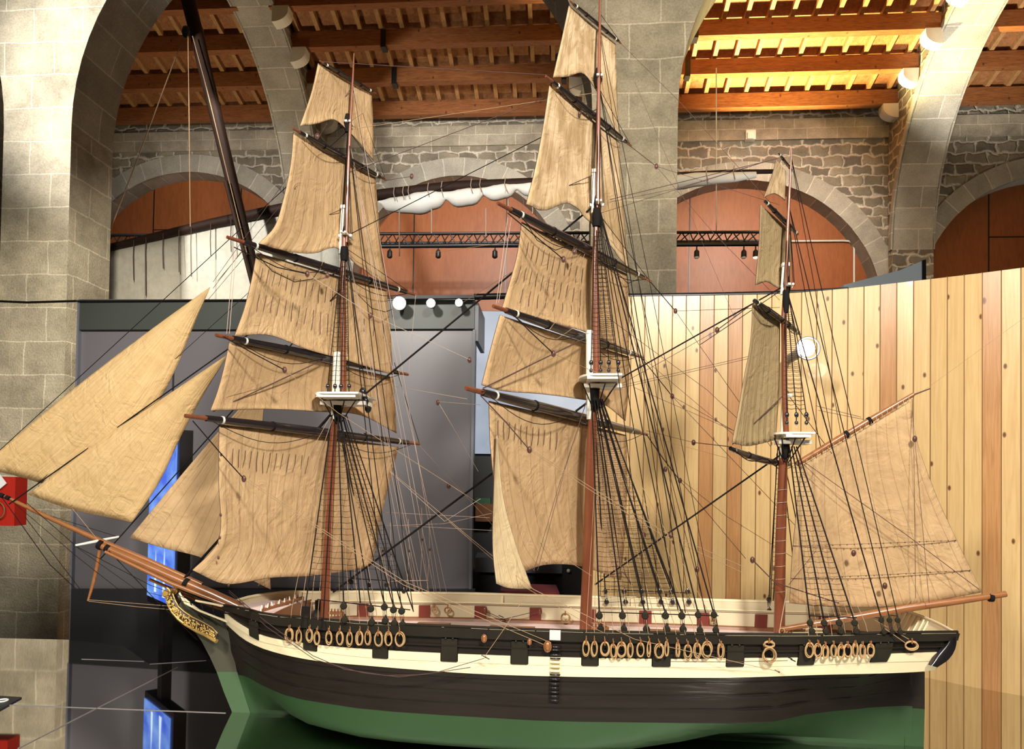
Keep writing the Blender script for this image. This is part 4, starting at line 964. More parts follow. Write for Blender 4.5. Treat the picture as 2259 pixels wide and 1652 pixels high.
spar([(1291, 1398), (1298, 1200), (1304, 1000), (1309, 880)], [px_r(26), px_r(24), px_r(22), px_r(19)], M['mast'], 'lower_mast', 'main lower mast')
spar([(1303, 925), (1303, 860), (1301, 732)], [px_r(18), px_r(20), px_r(18)], M['white'], 'mast_head', 'white main lower mast head')
spar([(1316, 860), (1314, 700), (1313, 560), (1316, 480)], [px_r(15), px_r(15), px_r(13), px_r(12)], M['mast'], 'topmast', 'main topmast', n=-.01)
spar([(1309, 470), (1310, 376)], [px_r(10), px_r(9)], M['white'], 'mast_head', 'white main topmast head')
spar([(1319, 480), (1320, 300), (1321, 170), (1323, 60), (1324, -60)], [px_r(10), px_r(9), px_r(8), px_r(6), px_r(4)], M['mast'], 'topgallant_mast', 'main topgallant mast', n=-.008)
spar([(1719, 1396), (1722, 1200), (1726, 1080), (1728, 1010)], [px_r(23), px_r(22), px_r(20), px_r(18)], M['mast'], 'lower_mast', 'mizzen lower mast')
spar([(1727, 1035), (1729, 950), (1731, 872)], [px_r(14), px_r(14), px_r(13)], M['white'], 'mast_head', 'white mizzen lower mast head')
spar([(1735, 980), (1731, 870), (1729, 700), (1733, 640)], [px_r(12), px_r(12), px_r(11), px_r(10)], M['mast'], 'topmast', 'mizzen topmast', n=-.01)
spar([(1725, 650), (1730, 582)], [px_r(8), px_r(8)], M['white'], 'mast_head', 'white mizzen topmast head')
spar([(1733, 650), (1738, 500), (1743, 400), (1746, 328)], [px_r(8), px_r(7), px_r(5), px_r(3)], M['mast'], 'topgallant_mast', 'mizzen topgallant mast', n=-.008)
# caps and crosstrees
for x, y, w_, mat in ((751, 780, .028, 'white'), (761, 457, .02, 'white'), (1308, 733, .030, 'white'), (1315, 378, .022, 'white'), (1735, 873, .024, 'white'), (1733, 584, .018, 'white')):
    m_ = MB(); m_.obox(P(x, y), SA*w_*.62, SN*w_*.45, ZV*.005); m_.build('mast_cap', M[mat], ship)
for x, y, w_ in ((762, 520, .045), (1317, 452, .045), (1735, 632, .035), (767, 272, .02), (1319, 172, .022)):
    m_ = MB(); c = P(x, y); m_.obox(c, SN*w_, SA*.004, ZV*.003); m_.obox(c+SA*.012, SN*w_*.9, SA*.003, ZV*.003); m_.obox(c, SA*w_*.5, SN*.004, ZV*.004); m_.build('crosstree', M['white'], ship)
    m_ = MB(); m_.tube([c-ZV*.03, c, c+ZV*.03], [.008, .014, .008], 8); m_.build('rope_collar', M['rope_black'], ship)
# fighting tops
def top(cx, cy, x0, x1, hn, label):
    m_ = MB(); c = P(cx, cy); z = c.z; a = P(x0, cy); b = P(x1, cy); s0_ = sco(a)[0]; s1_ = sco(b)[0]
    out = []
    for k in range(13):
        an = -math.pi/2+math.pi*k/12; out.append((s0_+.05-.05*math.cos(an), hn*math.sin(an)))
    out += [(s1_, hn), (s1_, -hn)]
    poly_ = [SH(s, n_, z-EZ) for s, n_ in out][::-1]; m_.prism(poly_, ZV*.006)
    t_o = m_.build('top_platform', M['white'], ship, label)
    for k in range(7):
        m_ = MB(); n_ = lerp(-hn*.92, hn*.92, k/6); m_.obox(SH((s0_+s1_)/2+.008, n_, z-EZ-.005), SA*((s1_-s0_)/2-.02), SN*.003, ZV*.005); m_.build('rib', M['white'], t_o)
    m_ = MB(); m_.obox(SH((s0_+s1_)/2+.01, 0, z-EZ-.022), SA*((s1_-s0_)/2-.008), SN*.035, ZV*.006); m_.build('trestle_tree', M['white'], t_o)
    return z-EZ, s0_, s1_
tf = top(742, 876, 703, 812, .10, 'white fore top platform'); tm = top(1312, 838, 1276, 1370, .105, 'white main top platform'); tz = top(1730, 960, 1700, 1783, .075, 'white mizzen top platform')

# ---- bowsprit group
spar([(540, 1345), (470, 1312), (350, 1260), (222, 1203)], [.0175, .017, .0145, .011], M['spar'], 'bowsprit', 'thick varnished bowsprit')
spar([(446, 1290), (330, 1238), (215, 1190), (100, 1138), (5, 1092)], [.0085, .009, .009, .0075, .0055], M['spar'], 'jib_boom', 'long jib boom', n=.006)
spar([(520, 1342), (380, 1288), (232, 1217)], [.006, .007, .005], M['spar'], 'spare_spar', None, n=-.026)
spar([(505, 1350), (440, 1325), (330, 1278)], [.005, .006, .005], M['spar'], 'spare_spar', None, n=.03)
spar([(220, 1212), (214, 1250), (206, 1285), (194, 1325)], [.0055, .0065, .0062, .0035], M['spar'], 'dolphin_striker', 'dolphin striker hanging under the bowsprit')
spar([(166, 1203), (216, 1193), (262, 1184)], [.0035, .005, .0035], M['white'], 'spritsail_yard', 'short white yard across the bowsprit', nn=[-.05, 0, .05])
for x, y, r_ in ((222, 1202, .0165), (412, 1288, .021), (238, 1210, .014), (4, 1093, .008), (17, 1098, .0075)):
    m_ = MB(); c = P(x, y); d = (P(540, 1345)-P(222, 1203)).normalized(); m_.tube([c-d*.007, c+d*.007], r_, 12); m_.build('lashing', M['rope_black'], ship)

# ---- yards and square sails
class Plane:
    def __init__(s, a, b, na, nb_):
        s.A = P(a[0], a[1], na); s.B = P(b[0], b[1], nb_); d = s.B-s.A; s.d = Vector((d.x, d.y, 0)).normalized(); s.n = Vector((-s.d.y, s.d.x, 0))
        if s.n.dot(SA) > 0: s.n = -s.n       # points forward (to the bow)
    def at(s, px, py, off=0): return hit(px, py, s.A+s.n*off, s.n)
def make_yard(a, b, na, nb_, r_, label, curve=0, tips=(1, 1), fade=1.0, blocks=2, foot=True):
    pl_ = Plane(a, b, na, nb_); m_ = MB(); n_ = 15; pts_ = []; rs = []
    for k in range(n_+1):
        t = k/n_; p = pl_.A.lerp(pl_.B, t)-ZV*(curve*math.sin(math.pi*t)); pts_.append(p); rs.append(r_*(1-.52*abs(2*t-1)**1.8))
    m_.tube(pts_[1:-1], rs[1:-1], 12); yo = m_.build('yard', M['yard'], ship, label)
    for k, p0, p1, rr_ in ((0, pts_[0], pts_[1], rs[0]), (1, pts_[-2], pts_[-1], rs[-1])):
        if tips[k]: m_ = MB(); m_.tube([p0, p1], [rr_*.75, rr_*.92] if k == 0 else [rr_*.92, rr_*.75], 10); m_.build('yard_arm_tip', M['mast'], yo)
    for t in (.12, .3, .7, .88):
        m_ = MB(); p = pl_.A.lerp(pl_.B, t)-ZV*(curve*math.sin(math.pi*t)); dd = (pl_.B-pl_.A).normalized(); rr_ = r_*(1-.52*abs(2*t-1)**1.8)*1.12
        m_.tube([p-dd*.003, p+dd*.003], rr_, 10); m_.build('iron_band', M['white'] if t in (.12, .88) else M['rope_black'], yo)
    if foot:
        m_ = MB(); L__ = (pl_.B-pl_.A).length
        for t0, t1 in ((.08, .47), (.53, .93)):
            q0 = pl_.A.lerp(pl_.B, t0); q1 = pl_.A.lerp(pl_.B, t1); m_.tube([q0.lerp(q1, k/10)-ZV*(r_*.6+.045*L__*math.sin(math.pi*k/10))-pl_.n*r_ for k in range(11)], .0011, 5)
        m_.build('foot_rope', M['rope_black'], yo)
    return pl_, yo
def resample(pl, n):
    L = [0]
    for i in range(1, len(pl)): L.append(L[-1]+math.dist(pl[i], pl[i-1]))
    out = []; tb0 = [(L[i]/L[-1], pl[i][0]) for i in range(len(pl))]; tb1 = [(L[i]/L[-1], pl[i][1]) for i in range(len(pl))]
    for k in range(n+1): t = k/n; out.append((smooth_curve(tb0, t), smooth_curve(tb1, t)))
    return out
def coons(left, right, topc, bot, nu=26, nv=26):
    T_ = resample(topc, nu); B_ = resample(bot, nu); L = resample(left, nv); R = resample(right, nv); g = []
    for j in range(nv+1):
        v = j/nv; row = []
        for i in range(nu+1):
            u = i/nu
            x = [(1-v)*T_[i][c]+v*B_[i][c]+(1-u)*L[j][c]+u*R[j][c]-((1-u)*(1-v)*T_[0][c]+u*(1-v)*T_[-1][c]+(1-u)*v*B_[0][c]+u*v*B_[-1][c]) for c in (0, 1)]
            row.append((x[0], x[1]))
        g.append(row)
    return g
def make_sail(fn, left, right, topc, bot, mat, label, belly=.03, reef=None, off=.012, folds=0, fn_n=None):
    g2 = coons(left, right, topc, bot); nv = len(g2)-1; nu = len(g2[0])-1
    g = [[fn(x, y)+fn_n*(off+belly*max(0, math.sin(math.pi*i/nu))**.8*max(0, math.sin(math.pi*j/nv))**.7 + folds*math.sin(i*1.9+j*.12)*(j/nv)**1.5) for i, (x, y) in enumerate(row)] for j, row in enumerate(g2)]
    m_ = MB(); m_.grid(g, uv=True); so = m_.build('sail', M[mat], ship, label); so.modifiers.new('t', 'SOLIDIFY').thickness = .0011
    loop = [g[0][i] for i in range(nu+1)]+[g[j][nu] for j in range(1, nv+1)]+[g[nv][i] for i in range(nu-1, -1, -1)]+[g[j][0] for j in range(nv-1, 0, -1)]
    m_ = MB(); m_.tube(loop, .0010, 5, closed=True); m_.build('bolt_rope', M['rope_dark'], so)
    if reef:
        m_ = MB(); back = -fn_n*.005; pr = random.Random(hash(label) % 97 if False else len(label))
        for (v0, ln, u0, u1, cnt) in reef:
            for k in range(cnt):
                u = lerp(u0, u1, k/(cnt-1)); i = int(u*nu); j0 = v0*nv
                def gp(uu, jj):
                    jj = max(0, min(nv-1e-4, jj)); a_ = int(jj); f = jj-a_; fu = min(nu-1e-4, uu*nu); b_ = int(fu); h = fu-b_
                    return g[a_][b_].lerp(g[a_][b_+1], h).lerp(g[a_+1][b_].lerp(g[a_+1][b_+1], h), f)
                l2 = ln*pr.uniform(.75, 1.1)*nv; m_ = MB(); m_.tube([gp(u, j0)+back, gp(u+pr.uniform(-.004, .004), j0+l2*.5)+back, gp(u+pr.uniform(-.008, .008), j0+l2)+back], .0010, 4); m_.build('reef_point', M['rope_dark'], so)
    return so
def square(a, b, na, nb_, r_, ylab, left, right, topc, bot, mat, slab_, curve=0, **kw):
    tips = kw.pop('tips', (1, 1)); ofs = kw.pop('off', .012); ft = kw.pop('foot', True)
    pl_, yo = make_yard(a, b, na, nb_, r_, ylab, curve, tips, foot=ft)
    if left: make_sail(lambda x, y: pl_.at(x, y), left, right, topc, bot, mat, slab_, off=ofs, fn_n=pl_.n, **kw)
    return pl_
YF1 = square((408, 917), (925, 979), -.44, .40, .0150, 'fore course yard', [(489, 936), (488, 1060), (487, 1195), (468, 1222), (430, 1258)], [(884, 986), (866, 1060), (848, 1130), (836, 1200), (822, 1250)], [(489, 936), (700, 960), (884, 986)], [(430, 1258), (500, 1288), (600, 1275), (700, 1270), (822, 1250)], 'sail', 'fore course sail', reef=[(.14, .12, .08, .52, 13)], belly=.02)
YF2 = square((476, 739), (900, 826), -.38, .36, .0140, 'fore lower topsail yard', [(512, 752), (500, 810), (485, 865), (470, 905)], [(873, 832), (876, 880), (880, 955)], [(512, 752), (873, 832)], [(470, 905), (600, 902), (705, 907), (800, 915), (880, 955)], 'sail_dark', 'fore lower topsail', belly=.02)
YF3 = square((501, 523), (916, 650), -.38, .34, .0130, 'fore upper topsail yard', [(572, 556), (560, 620), (543, 685), (523, 740)], [(858, 640), (866, 720), (872, 826)], [(572, 556), (858, 640)], [(523, 740), (600, 738), (680, 768), (760, 790), (872, 824)], 'sail', 'fore upper topsail', reef=[(.16, .2, .06, .6, 12), (.48, .26, .08, .58, 11), (.42, .2, .7, .95, 5)], belly=.018)
YF4 = square((645, 283), (851, 397), -.23, .20, .0098, 'fore topgallant yard', [(654, 290), (648, 360), (632, 440), (612, 500), (578, 536)], [(834, 390), (841, 480), (850, 570), (862, 632)], [(654, 290), (834, 390)], [(578, 536), (640, 553), (700, 557), (745, 545), (790, 580), (862, 632)], 'sail', 'fore topgallant sail', belly=.014, folds=.003)
YF5 = square((705, 134), (830, 207), -.14, .12, .0062, 'fore royal yard', [(708, 138), (694, 200), (668, 276)], [(826, 207), (829, 280), (830, 352)], [(708, 138), (826, 207)], [(668, 276), (705, 271), (742, 262), (772, 285), (830, 352)], 'sail', 'fore royal sail', belly=.01, foot=False)
YM1 = square((1028, 856), (1427, 958), -.45, .42, .0165, 'main course yard', [(1086, 884), (1089, 980), (1105, 1110), (1135, 1215), (1166, 1260)], [(1388, 960), (1390, 1060), (1385, 1180), (1376, 1280)], [(1086, 884), (1240, 920), (1388, 960)], [(1166, 1260), (1205, 1247), (1285, 1249), (1376, 1280)], 'sail', 'main course sail', reef=[(.10, .12, .06, .5, 11)], belly=.02)
YM2 = square((1088, 675), (1417, 788), -.36, .34, .0140, 'main lower topsail yard', [(1110, 694), (1092, 760), (1070, 848)], [(1394, 786), (1394, 850), (1386, 928)], [(1110, 694), (1394, 786)], [(1070, 848), (1110, 860), (1200, 868), (1275, 878), (1340, 892), (1386, 928)], 'sail_dark', 'main lower topsail', belly=.02)
YM3 = square((1098, 448), (1436, 621), -.36, .34, .0140, 'main upper topsail yard', [(1158, 488), (1148, 560), (1132, 620), (1114, 680)], [(1390, 604), (1394, 700), (1394, 775)], [(1158, 488), (1390, 604)], [(1114, 680), (1200, 705), (1295, 730), (1394, 775)], 'sail_dark', 'main upper topsail', reef=[(.18, .2, .08, .6, 11), (.46, .2, .05, .6, 11), (.7, .16, .12, .6, 8)], belly=.018)
YM4 = square((1204, 168), (1392, 322), -.22, .20, .0100, 'main topgallant yard', [(1219, 186), (1205, 280), (1186, 380), (1168, 448)], [(1373, 312), (1378, 420), (1387, 510), (1396, 598)], [(1219, 186), (1373, 312)], [(1168, 448), (1205, 462), (1262, 446), (1300, 480), (1345, 530), (1396, 598)], 'sail_stain', 'main topgallant sail', belly=.014, folds=.002)
YM5 = square((1257, 2), (1370, 96), -.14, .12, .0062, 'main royal yard', [(1262, 9), (1247, 80), (1227, 168)], [(1365, 95), (1368, 200), (1373, 305)], [(1262, 9), (1365, 95)], [(1227, 168), (1260, 166), (1290, 158), (1318, 190), (1373, 305)], 'sail_stain', 'main royal sail', belly=.010, foot=False)
YZ1 = square((1600, 984), (1752, 1026), -.22, .12, .0105, 'mizzen crossjack yard', None, None, None, None, None, None, curve=.010, tips=(0, 0))
YZ2 = square((1656, 657), (1768, 738), -.19, .12, .0100, 'mizzen topsail yard', [(1669, 668), (1664, 760), (1650, 840), (1638, 910), (1624, 976)], [(1729, 705), (1728, 800), (1727, 880), (1722, 968)], [(1669, 668), (1729, 705)], [(1624, 976), (1655, 983), (1695, 976), (1722, 968)], 'sail_olive', 'mizzen topsail', belly=.012, folds=.004, tips=(0, 0))
YZ3 = square((1682, 438), (1764, 522), -.12, .10, .0075, 'mizzen topgallant yard', [(1686, 450), (1683, 530), (1675, 627)], [(1752, 508), (1752, 570), (1748, 642)], [(1686, 450), (1752, 508)], [(1675, 627), (1700, 620), (1722, 632), (1748, 642)], 'sail_olive', 'mizzen topgallant sail', belly=.008, tips=(0, 0), foot=False)
YZ4 = square((1716, 336), (1752, 382), -.07, .05, .0045, 'mizzen royal yard', [(1721, 350), (1710, 390), (1694, 433)], [(1742, 376), (1741, 410), (1740, 440)], [(1721, 350), (1742, 376)], [(1694, 433), (1715, 425), (1728, 430), (1740, 440)], 'sail_stain', 'mizzen royal sail', belly=.005, tips=(0, 0), foot=False)
# lighter turned-back leech of the main course
make_sail(lambda x, y: YM1.at(x, y, .012), [(1087, 960), (1081, 1100), (1080, 1220), (1087, 1286)], [(1090, 960), (1103, 1100), (1130, 1200), (1166, 1298)], [(1087, 960), (1090, 960)], [(1087, 1286), (1110, 1295), (1166, 1298)], 'sail_pale', 'pale corner of the main course', belly=.006, off=-.012, fn_n=YM1.n)
# ---- fore-and-aft sails
def tri(n_, left, right, topc, bot, mat, label, **kw):
    return make_sail(lambda x, y: P(x, y, n_), left, right, topc, bot, mat, label, fn_n=SN, off=0, **kw)
tri(.02, [(463, 634), (300, 752), (150, 868), (-45, 1030)], [(463, 634), (432, 705), (380, 830), (325, 925), (250, 1010), (150, 1085)], [(463, 634), (463.5, 634.5)], [(-45, 1030), (0, 1040), (80, 1062), (150, 1085)], 'sail_light', 'flying jib, the left of the two bow sails', belly=-.04)
tri(0, [(502, 783), (350, 885), (200, 985), (62, 1090)], [(502, 783), (440, 885), (400, 960), (350, 1065), (291, 1152)], [(502, 783), (502.5, 783.5)], [(62, 1090), (160, 1124), (225, 1138), (291, 1152)], 'sail_light', 'jib, the right of the two bow sails', belly=-.045)
tri(.012, [(560, 868), (497, 935), (390, 1060), (286, 1186)], [(582, 900), (575, 1000), (590, 1150), (597, 1300)], [(560, 868), (582, 900)], [(286, 1186), (360, 1208), (440, 1228), (520, 1262), (597, 1300)], 'sail', 'fore topmast staysail behind the fore course', belly=.02)
tri(-.02, [(1768, 1028), (1758, 1120), (1748, 1220), (1742, 1330)], [(2008, 886), (2022, 970), (2062, 1085), (2112, 1195), (2166, 1306)], [(1768, 1028), (1890, 957), (2008, 886)], [(1742, 1330), (1850, 1338), (2000, 1334), (2166, 1306)], 'sail_dark', 'spanker, the four-sided sail at the stern', belly=.02)
spar([(1757, 1024), (1850, 968), (1930, 920), (2015, 870)], [.0082, .0098, .009, .006], M['spar'], 'gaff', 'varnished gaff', n=-.02)
spar([(2012, 872), (2052, 857)], [.0025, .0018], M['rope_dark'], 'gaff_tip', None, n=-.02)
spar([(1722, 1388), (1850, 1367), (2000, 1341), (2110, 1326), (2219, 1310)], [.0075, .0105, .0118, .0105, .0088], M['spar'], 'boom', 'varnished spanker boom', n=-.02)
# reef bands with knots on the spanker
for y0, y1, x0, x1 in ((1204, 1192, 1745, 2108), (1276, 1258, 1745, 2140)):
    m_ = MB()
    for k in range(20):
        t = k/19; m_.ball(P(lerp(x0+60, x1, t), lerp(y0, y1, t), -.025), .0022, seg=6)
    m_.tube([P(x0, y0, -.022), P((x0+x1)/2, (y0+y1)/2+1, -.022), P(x1, y1, -.022)], .0008, 4); m_.build('reef_band', M['rope_dark'], ship)
# ============================================================ RIGGING
NR = .292
def P3(e):
    x, y = e[0], e[1]; n_ = e[2] if len(e) > 2 else 0.0; return P(x, y, n_)
def rope(pts_, r_, mat, name, label=None, sag=0, parent=None):
    m_ = MB(); q = [P3(e) for e in pts_]
    if sag and len(q) == 2:
        q = [q[0].lerp(q[1], k/10)-ZV*(sag*math.sin(math.pi*k/10)) for k in range(11)]
    m_.tube(q, r_, 5); return m_.build(name, M[mat], parent or ship, label)
def block(e, r_=.0068, mat='block', name='block'):
    m_ = MB(); c = P3(e); m_.ball(c, r_*.8, r_*.55, r_*1.25, 8, axes=(SA, SN, ZV)); m_.tube([c+SA*(r_*.9*math.cos(a))+ZV*(r_*1.35*math.sin(a)) for a in [2*math.pi*k/12 for k in range(12)]], r_*.16, 4, closed=True)
    return m_.build(name, M[mat], ship)
def deadeyes(x, y0, y1, n_, r_=.0085, up=None):
    for y in (y0, y1):
        m_ = MB(); c = P(x if y == y0 else x+ (0 if up is None else up), y, n_); m_.tube([c-SN*r_*.5, c-SN*r_*.3, c+SN*r_*.3, c+SN*r_*.5], [r_*.7, r_, r_, r_*.7], 12); m_.tube([c+ZV*r_*.8, c+ZV*r_*1.7], [r_*.5, r_*.2], 6); m_.build('deadeye', M['yard'] if n_ > 0 else M['lid'], ship)
    a = P(x, y0, n_); b = P(x+(0 if up is None else up), y1, n_); m_ = MB()
    for o_ in (-1, 0, 1): m_.tube([a+SA*o_*r_*.5, b+SA*o_*r_*.5], .0009, 4)
    m_.build('lanyard', M['rope_black'], ship)
def shroudset(topx, topy, nt_, bots, yb_, nb_, rat=None, mid=None, r_=.0021, name='shroud', ratn=30, label=None):
    """shrouds from a mast head to the rail; rat=(y_low, y_high) adds ratlines"""
    ends = []
    for k, bx in enumerate(bots):
        tx = topx[0]+(topx[1]-topx[0])*k/max(1, len(bots)-1); yb1 = yb_[k] if isinstance(yb_, list) else yb_
        A = P(tx, topy, nt_); B = P(bx, yb1, nb_); ends.append((A, B)); m_ = MB(); m_.tube([A, B], r_, 6); m_.build(name, M['rope_black'], ship, label)
    if rat:
        z0, z1 = rat; m_ = MB()
        for k in range(ratn):
            zz = lerp(z0, z1, k/(ratn-1)); pts_ = []
            for A, B in ends:
                t = (zz-A.z)/(B.z-A.z)
                if 0 <= t <= 1: pts_.append(A.lerp(B, t))
            if len(pts_) > 1:
                q = []
                for a, b in zip(pts_[:-1], pts_[1:]): q += [a, (a+b)/2-ZV*.0022]
                q.append(pts_[-1]); m_.tube(q, .00075, 4)
        ro = m_.build('ratlines', M['rope_black'], ship)
    return ends
def zpx(x, y, n_=0): return P(x, y, n_).z
# fore lower shrouds, near and far
shroudset((733, 752), 915, -.03, [667, 712, 758, 795], [1385, 1385, 1330, 1330], -NR, (zpx(700, 1300, -NR), zpx(740, 960, -.05)), ratn=28)
shroudset((744, 764), 915, -.03, [818, 848, 868, 888, 912], [1336, 1334, 1338, 1342, 1348], -NR, r_=.0018)
shroudset((740, 764), 915, .03, [775, 815, 853, 889], 1284, NR-.02, (zpx(770, 1250, NR), zpx(748, 960, .05)), ratn=30)
for x, y in ((758, 1337), (818, 1343), (848, 1339), (868, 1345), (886, 1348)): deadeyes(x, y, y+30, -NR, .0098, 2)
for x in (775, 815, 853, 890): deadeyes(x, 1284 if x < 800 else 1290, 1304, NR-.02, .0085, 1)
# main lower shrouds
shroudset((1306, 1326), 880, -.03, [1322, 1373, 1423, 1468, 1504], 1352, -NR, (zpx(1400, 1330, -NR), zpx(1315, 930, -.05)), ratn=40)
shroudset((1310, 1328), 880, .03, [1335, 1377, 1415, 1455, 1481], 1302, NR-.02, (zpx(1400, 1290, NR), zpx(1315, 930, .05)), ratn=40)
for x in (1322, 1373, 1423, 1468, 1504): deadeyes(x, 1358, 1388, -NR, .0098, 3)
for x in (1335, 1377, 1415, 1455, 1481, 1517): deadeyes(x, 1305, 1328, NR-.02, .0088, 3)
# mizzen lower shrouds
shroudset((1741, 1757), 985, -.02, [1787, 1818, 1851, 1885], 1370, -NR+.02, (zpx(1800, 1340, -NR), zpx(1745, 1010, -.05)), ratn=30)
shroudset((1716, 1724), 985, .02, [1696, 1728, 1760, 1792], 1325, NR-.03, None, r_=.0015)
shroudset((1714, 1722), 1000, .02, [1700, 1706], 1325, NR-.03, (zpx(1700, 1300, .2), zpx(1715, 1010, .05)), r_=.0014, ratn=28)
for x in (1787, 1818, 1851, 1885): deadeyes(x, 1374, 1392, -NR+.02, .0085, 4)
for x in (1696, 1728, 1757, 1790): deadeyes(x, 1322, 1346, NR-.03, .0080, 1)
# futtock staves and bars
for a, b in (((700, 1322, -NR), (905, 1345, -NR)), ((1320, 1350, -NR), (1585, 1358, -NR)), ((1785, 1358, -NR+.02), (1890, 1362, -NR+.02)), ((775, 1276, NR), (905, 1283, NR)), ((1335, 1300, NR), (1525, 1308, NR))):
    rope([a, b], .0016, 'rope_black', 'sheer_pole')
# topmast shrouds
def tset(tx, ty, bots, yb_, nb0, ratn, r_=.0015):
    for sg in (-1, 1):
        shroudset((tx-4, tx+5), ty, sg*.01, bots, yb_, sg*nb0, (zpx(tx, yb_-14, sg*nb0), zpx(tx, ty+40, 0)), r_=r_, ratn=ratn)
    for x in bots:
        for sg in (-1,):
            m_ = MB(); c = P(x, yb_, sg*nb0); m_.ball(c, .007, .005, .009, 8); m_.ball(c-ZV*.024, .006, .005, .007, 8); m_.tube([c, c-ZV*.03], .0018, 5); m_.build('deadeye', M['yard'], ship)
tset(760, 540, [723, 739, 752, 770], 852, .075, 26); tset(1316, 475, [1304, 1325, 1343, 1364], 800, .08, 30); tset(1735, 650, [1736, 1757, 1779], 915, .055, 24)
# topgallant shrouds
for tx, ty, bx, by in ((767, 285, (752, 762, 774), 515), (1319, 185, (1305, 1317, 1330), 450), (1741, 470, (1728, 1738, 1750), 628)):
    for x in bx:
        rope([(tx, ty, 0), (x, by, -.03)], .0011, 'rope_black', 'topgallant_shroud'); rope([(tx, ty, 0), (x+3, by+3, .035)], .0011, 'rope_black', 'topgallant_shroud')
# futtock shrouds
for cx, yt_, yb_, xs_, nn_ in ((745, 882, 935, (712, 728, 760, 785), .09), (1314, 846, 905, (1285, 1300, 1335, 1360), .09), (1733, 966, 1020, (1708, 1725, 1755, 1776), .065)):
    for x in xs_:
        rope([(x, yt_, -nn_), (lerp(cx, x, .15), yb_, -.02)], .0019, 'rope_black', 'futtock_shroud'); rope([(x, yt_-3, nn_), (lerp(cx, x, .15), yb_, .02)], .0016, 'rope_black', 'futtock_shroud')
# black wrapping of shroud tops round the mast heads
for x, y0, y1, r0_, r1_ in ((745, 893, 930, .014, .012), (1312, 858, 905, .016, .014), (1733, 972, 1010, .012, .012), (760, 545, 575, .012, .014), (1317, 460, 500, .012, .016), (1734, 640, 690, .009, .011)):
    m_ = MB(); m_.tube([P(x, y0, -.012), P(x, (y0+y1)/2, -.012), P(x-1, y1, -.012)], [r0_, r1_, r1_*.8], 10); m_.build('rope_collar', M['rope_black'], ship)
# backstays
for (a, b, r_) in (((767, 285, 0), (886, 1346, -NR), .0013), ((766, 285, 0), (912, 1350, -NR), .0013), ((763, 530, 0), (848, 1336, -NR), .0016), ((763, 530, 0), (869, 1342, -NR), .0016), ((780, 200, 0), (866, 700, .12), .0008),
    ((1319, 450, 0), (1540, 1352, -NR), .0021), ((1319, 450, 0), (1575, 1354, -NR), .0021), ((1320, 180, 0), (1512, 1352, -NR), .0014), ((1320, 178, 0), (1556, 1352, -NR), .0012), ((1322, 60, 0), (1586, 1395, -NR), .0009), ((1319, 452, 0), (1496, 1345, -NR), .0016),
    ((1321, 178, 0), (1483, 1300, NR), .0013), ((1321, 60, 0), (1516, 1302, NR), .0010), ((1319, 455, 0), (1455, 1300, NR), .0015), ((1321, 450, 0), (1560, 1360, -.2), .0009), ((1318, 470, 0), (1430, 1345, -NR), .0013),
    ((1736, 640, 0), (1944, 1362, -NR+.03), .0020), ((1742, 460, 0), (1962, 1362, -NR+.03), .0015), ((1745, 345, 0), (1980, 1360, -NR+.03), .0013), ((1742, 460, 0), (1905, 1345, NR-.04), .0012), ((1745, 345, 0), (1925, 1345, NR-.04), .0010), ((1736, 640, 0), (1888, 1345, NR-.04), .0014)):
    rope([a, b], r_, 'rope_black', 'backstay')
for x in (1540, 1575): deadeyes(x, 1356, 1390, -NR, .0088, 4)
for x in (1944, 1962, 1980): deadeyes(x, 1368, 1394, -NR+.03, .0070, 6)
for (x0, y0, x1) in ((762, 530, 915), (762, 530, 932), (766, 285, 946), (766, 285, 958), (780, 190, 972), (760, 560, 905), (765, 540, 925), (768, 300, 985)):
    rope([(x0, y0, .01), (x1, 1306, NR-.01)], .0009, 'rope_pale', 'backstay')
for x, y in ((845, 1215), (863, 1222), (903, 1215), (932, 1190), (948, 1212)):
    rope([(x-2, y-70, .26), (x, y, .27), (x+14, 1306, NR-.01)], .0008, 'rope_pale', 'running_line'); rope([(x, y, .27), (x-6, 1303, NR-.01)], .0008, 'rope_pale', 'running_line'); block((x, y, .27), .004)
rope([(862, 1282, NR-.02), (945, 1280, NR-.02)], .0012, 'rope_pale', 'sheer_pole')
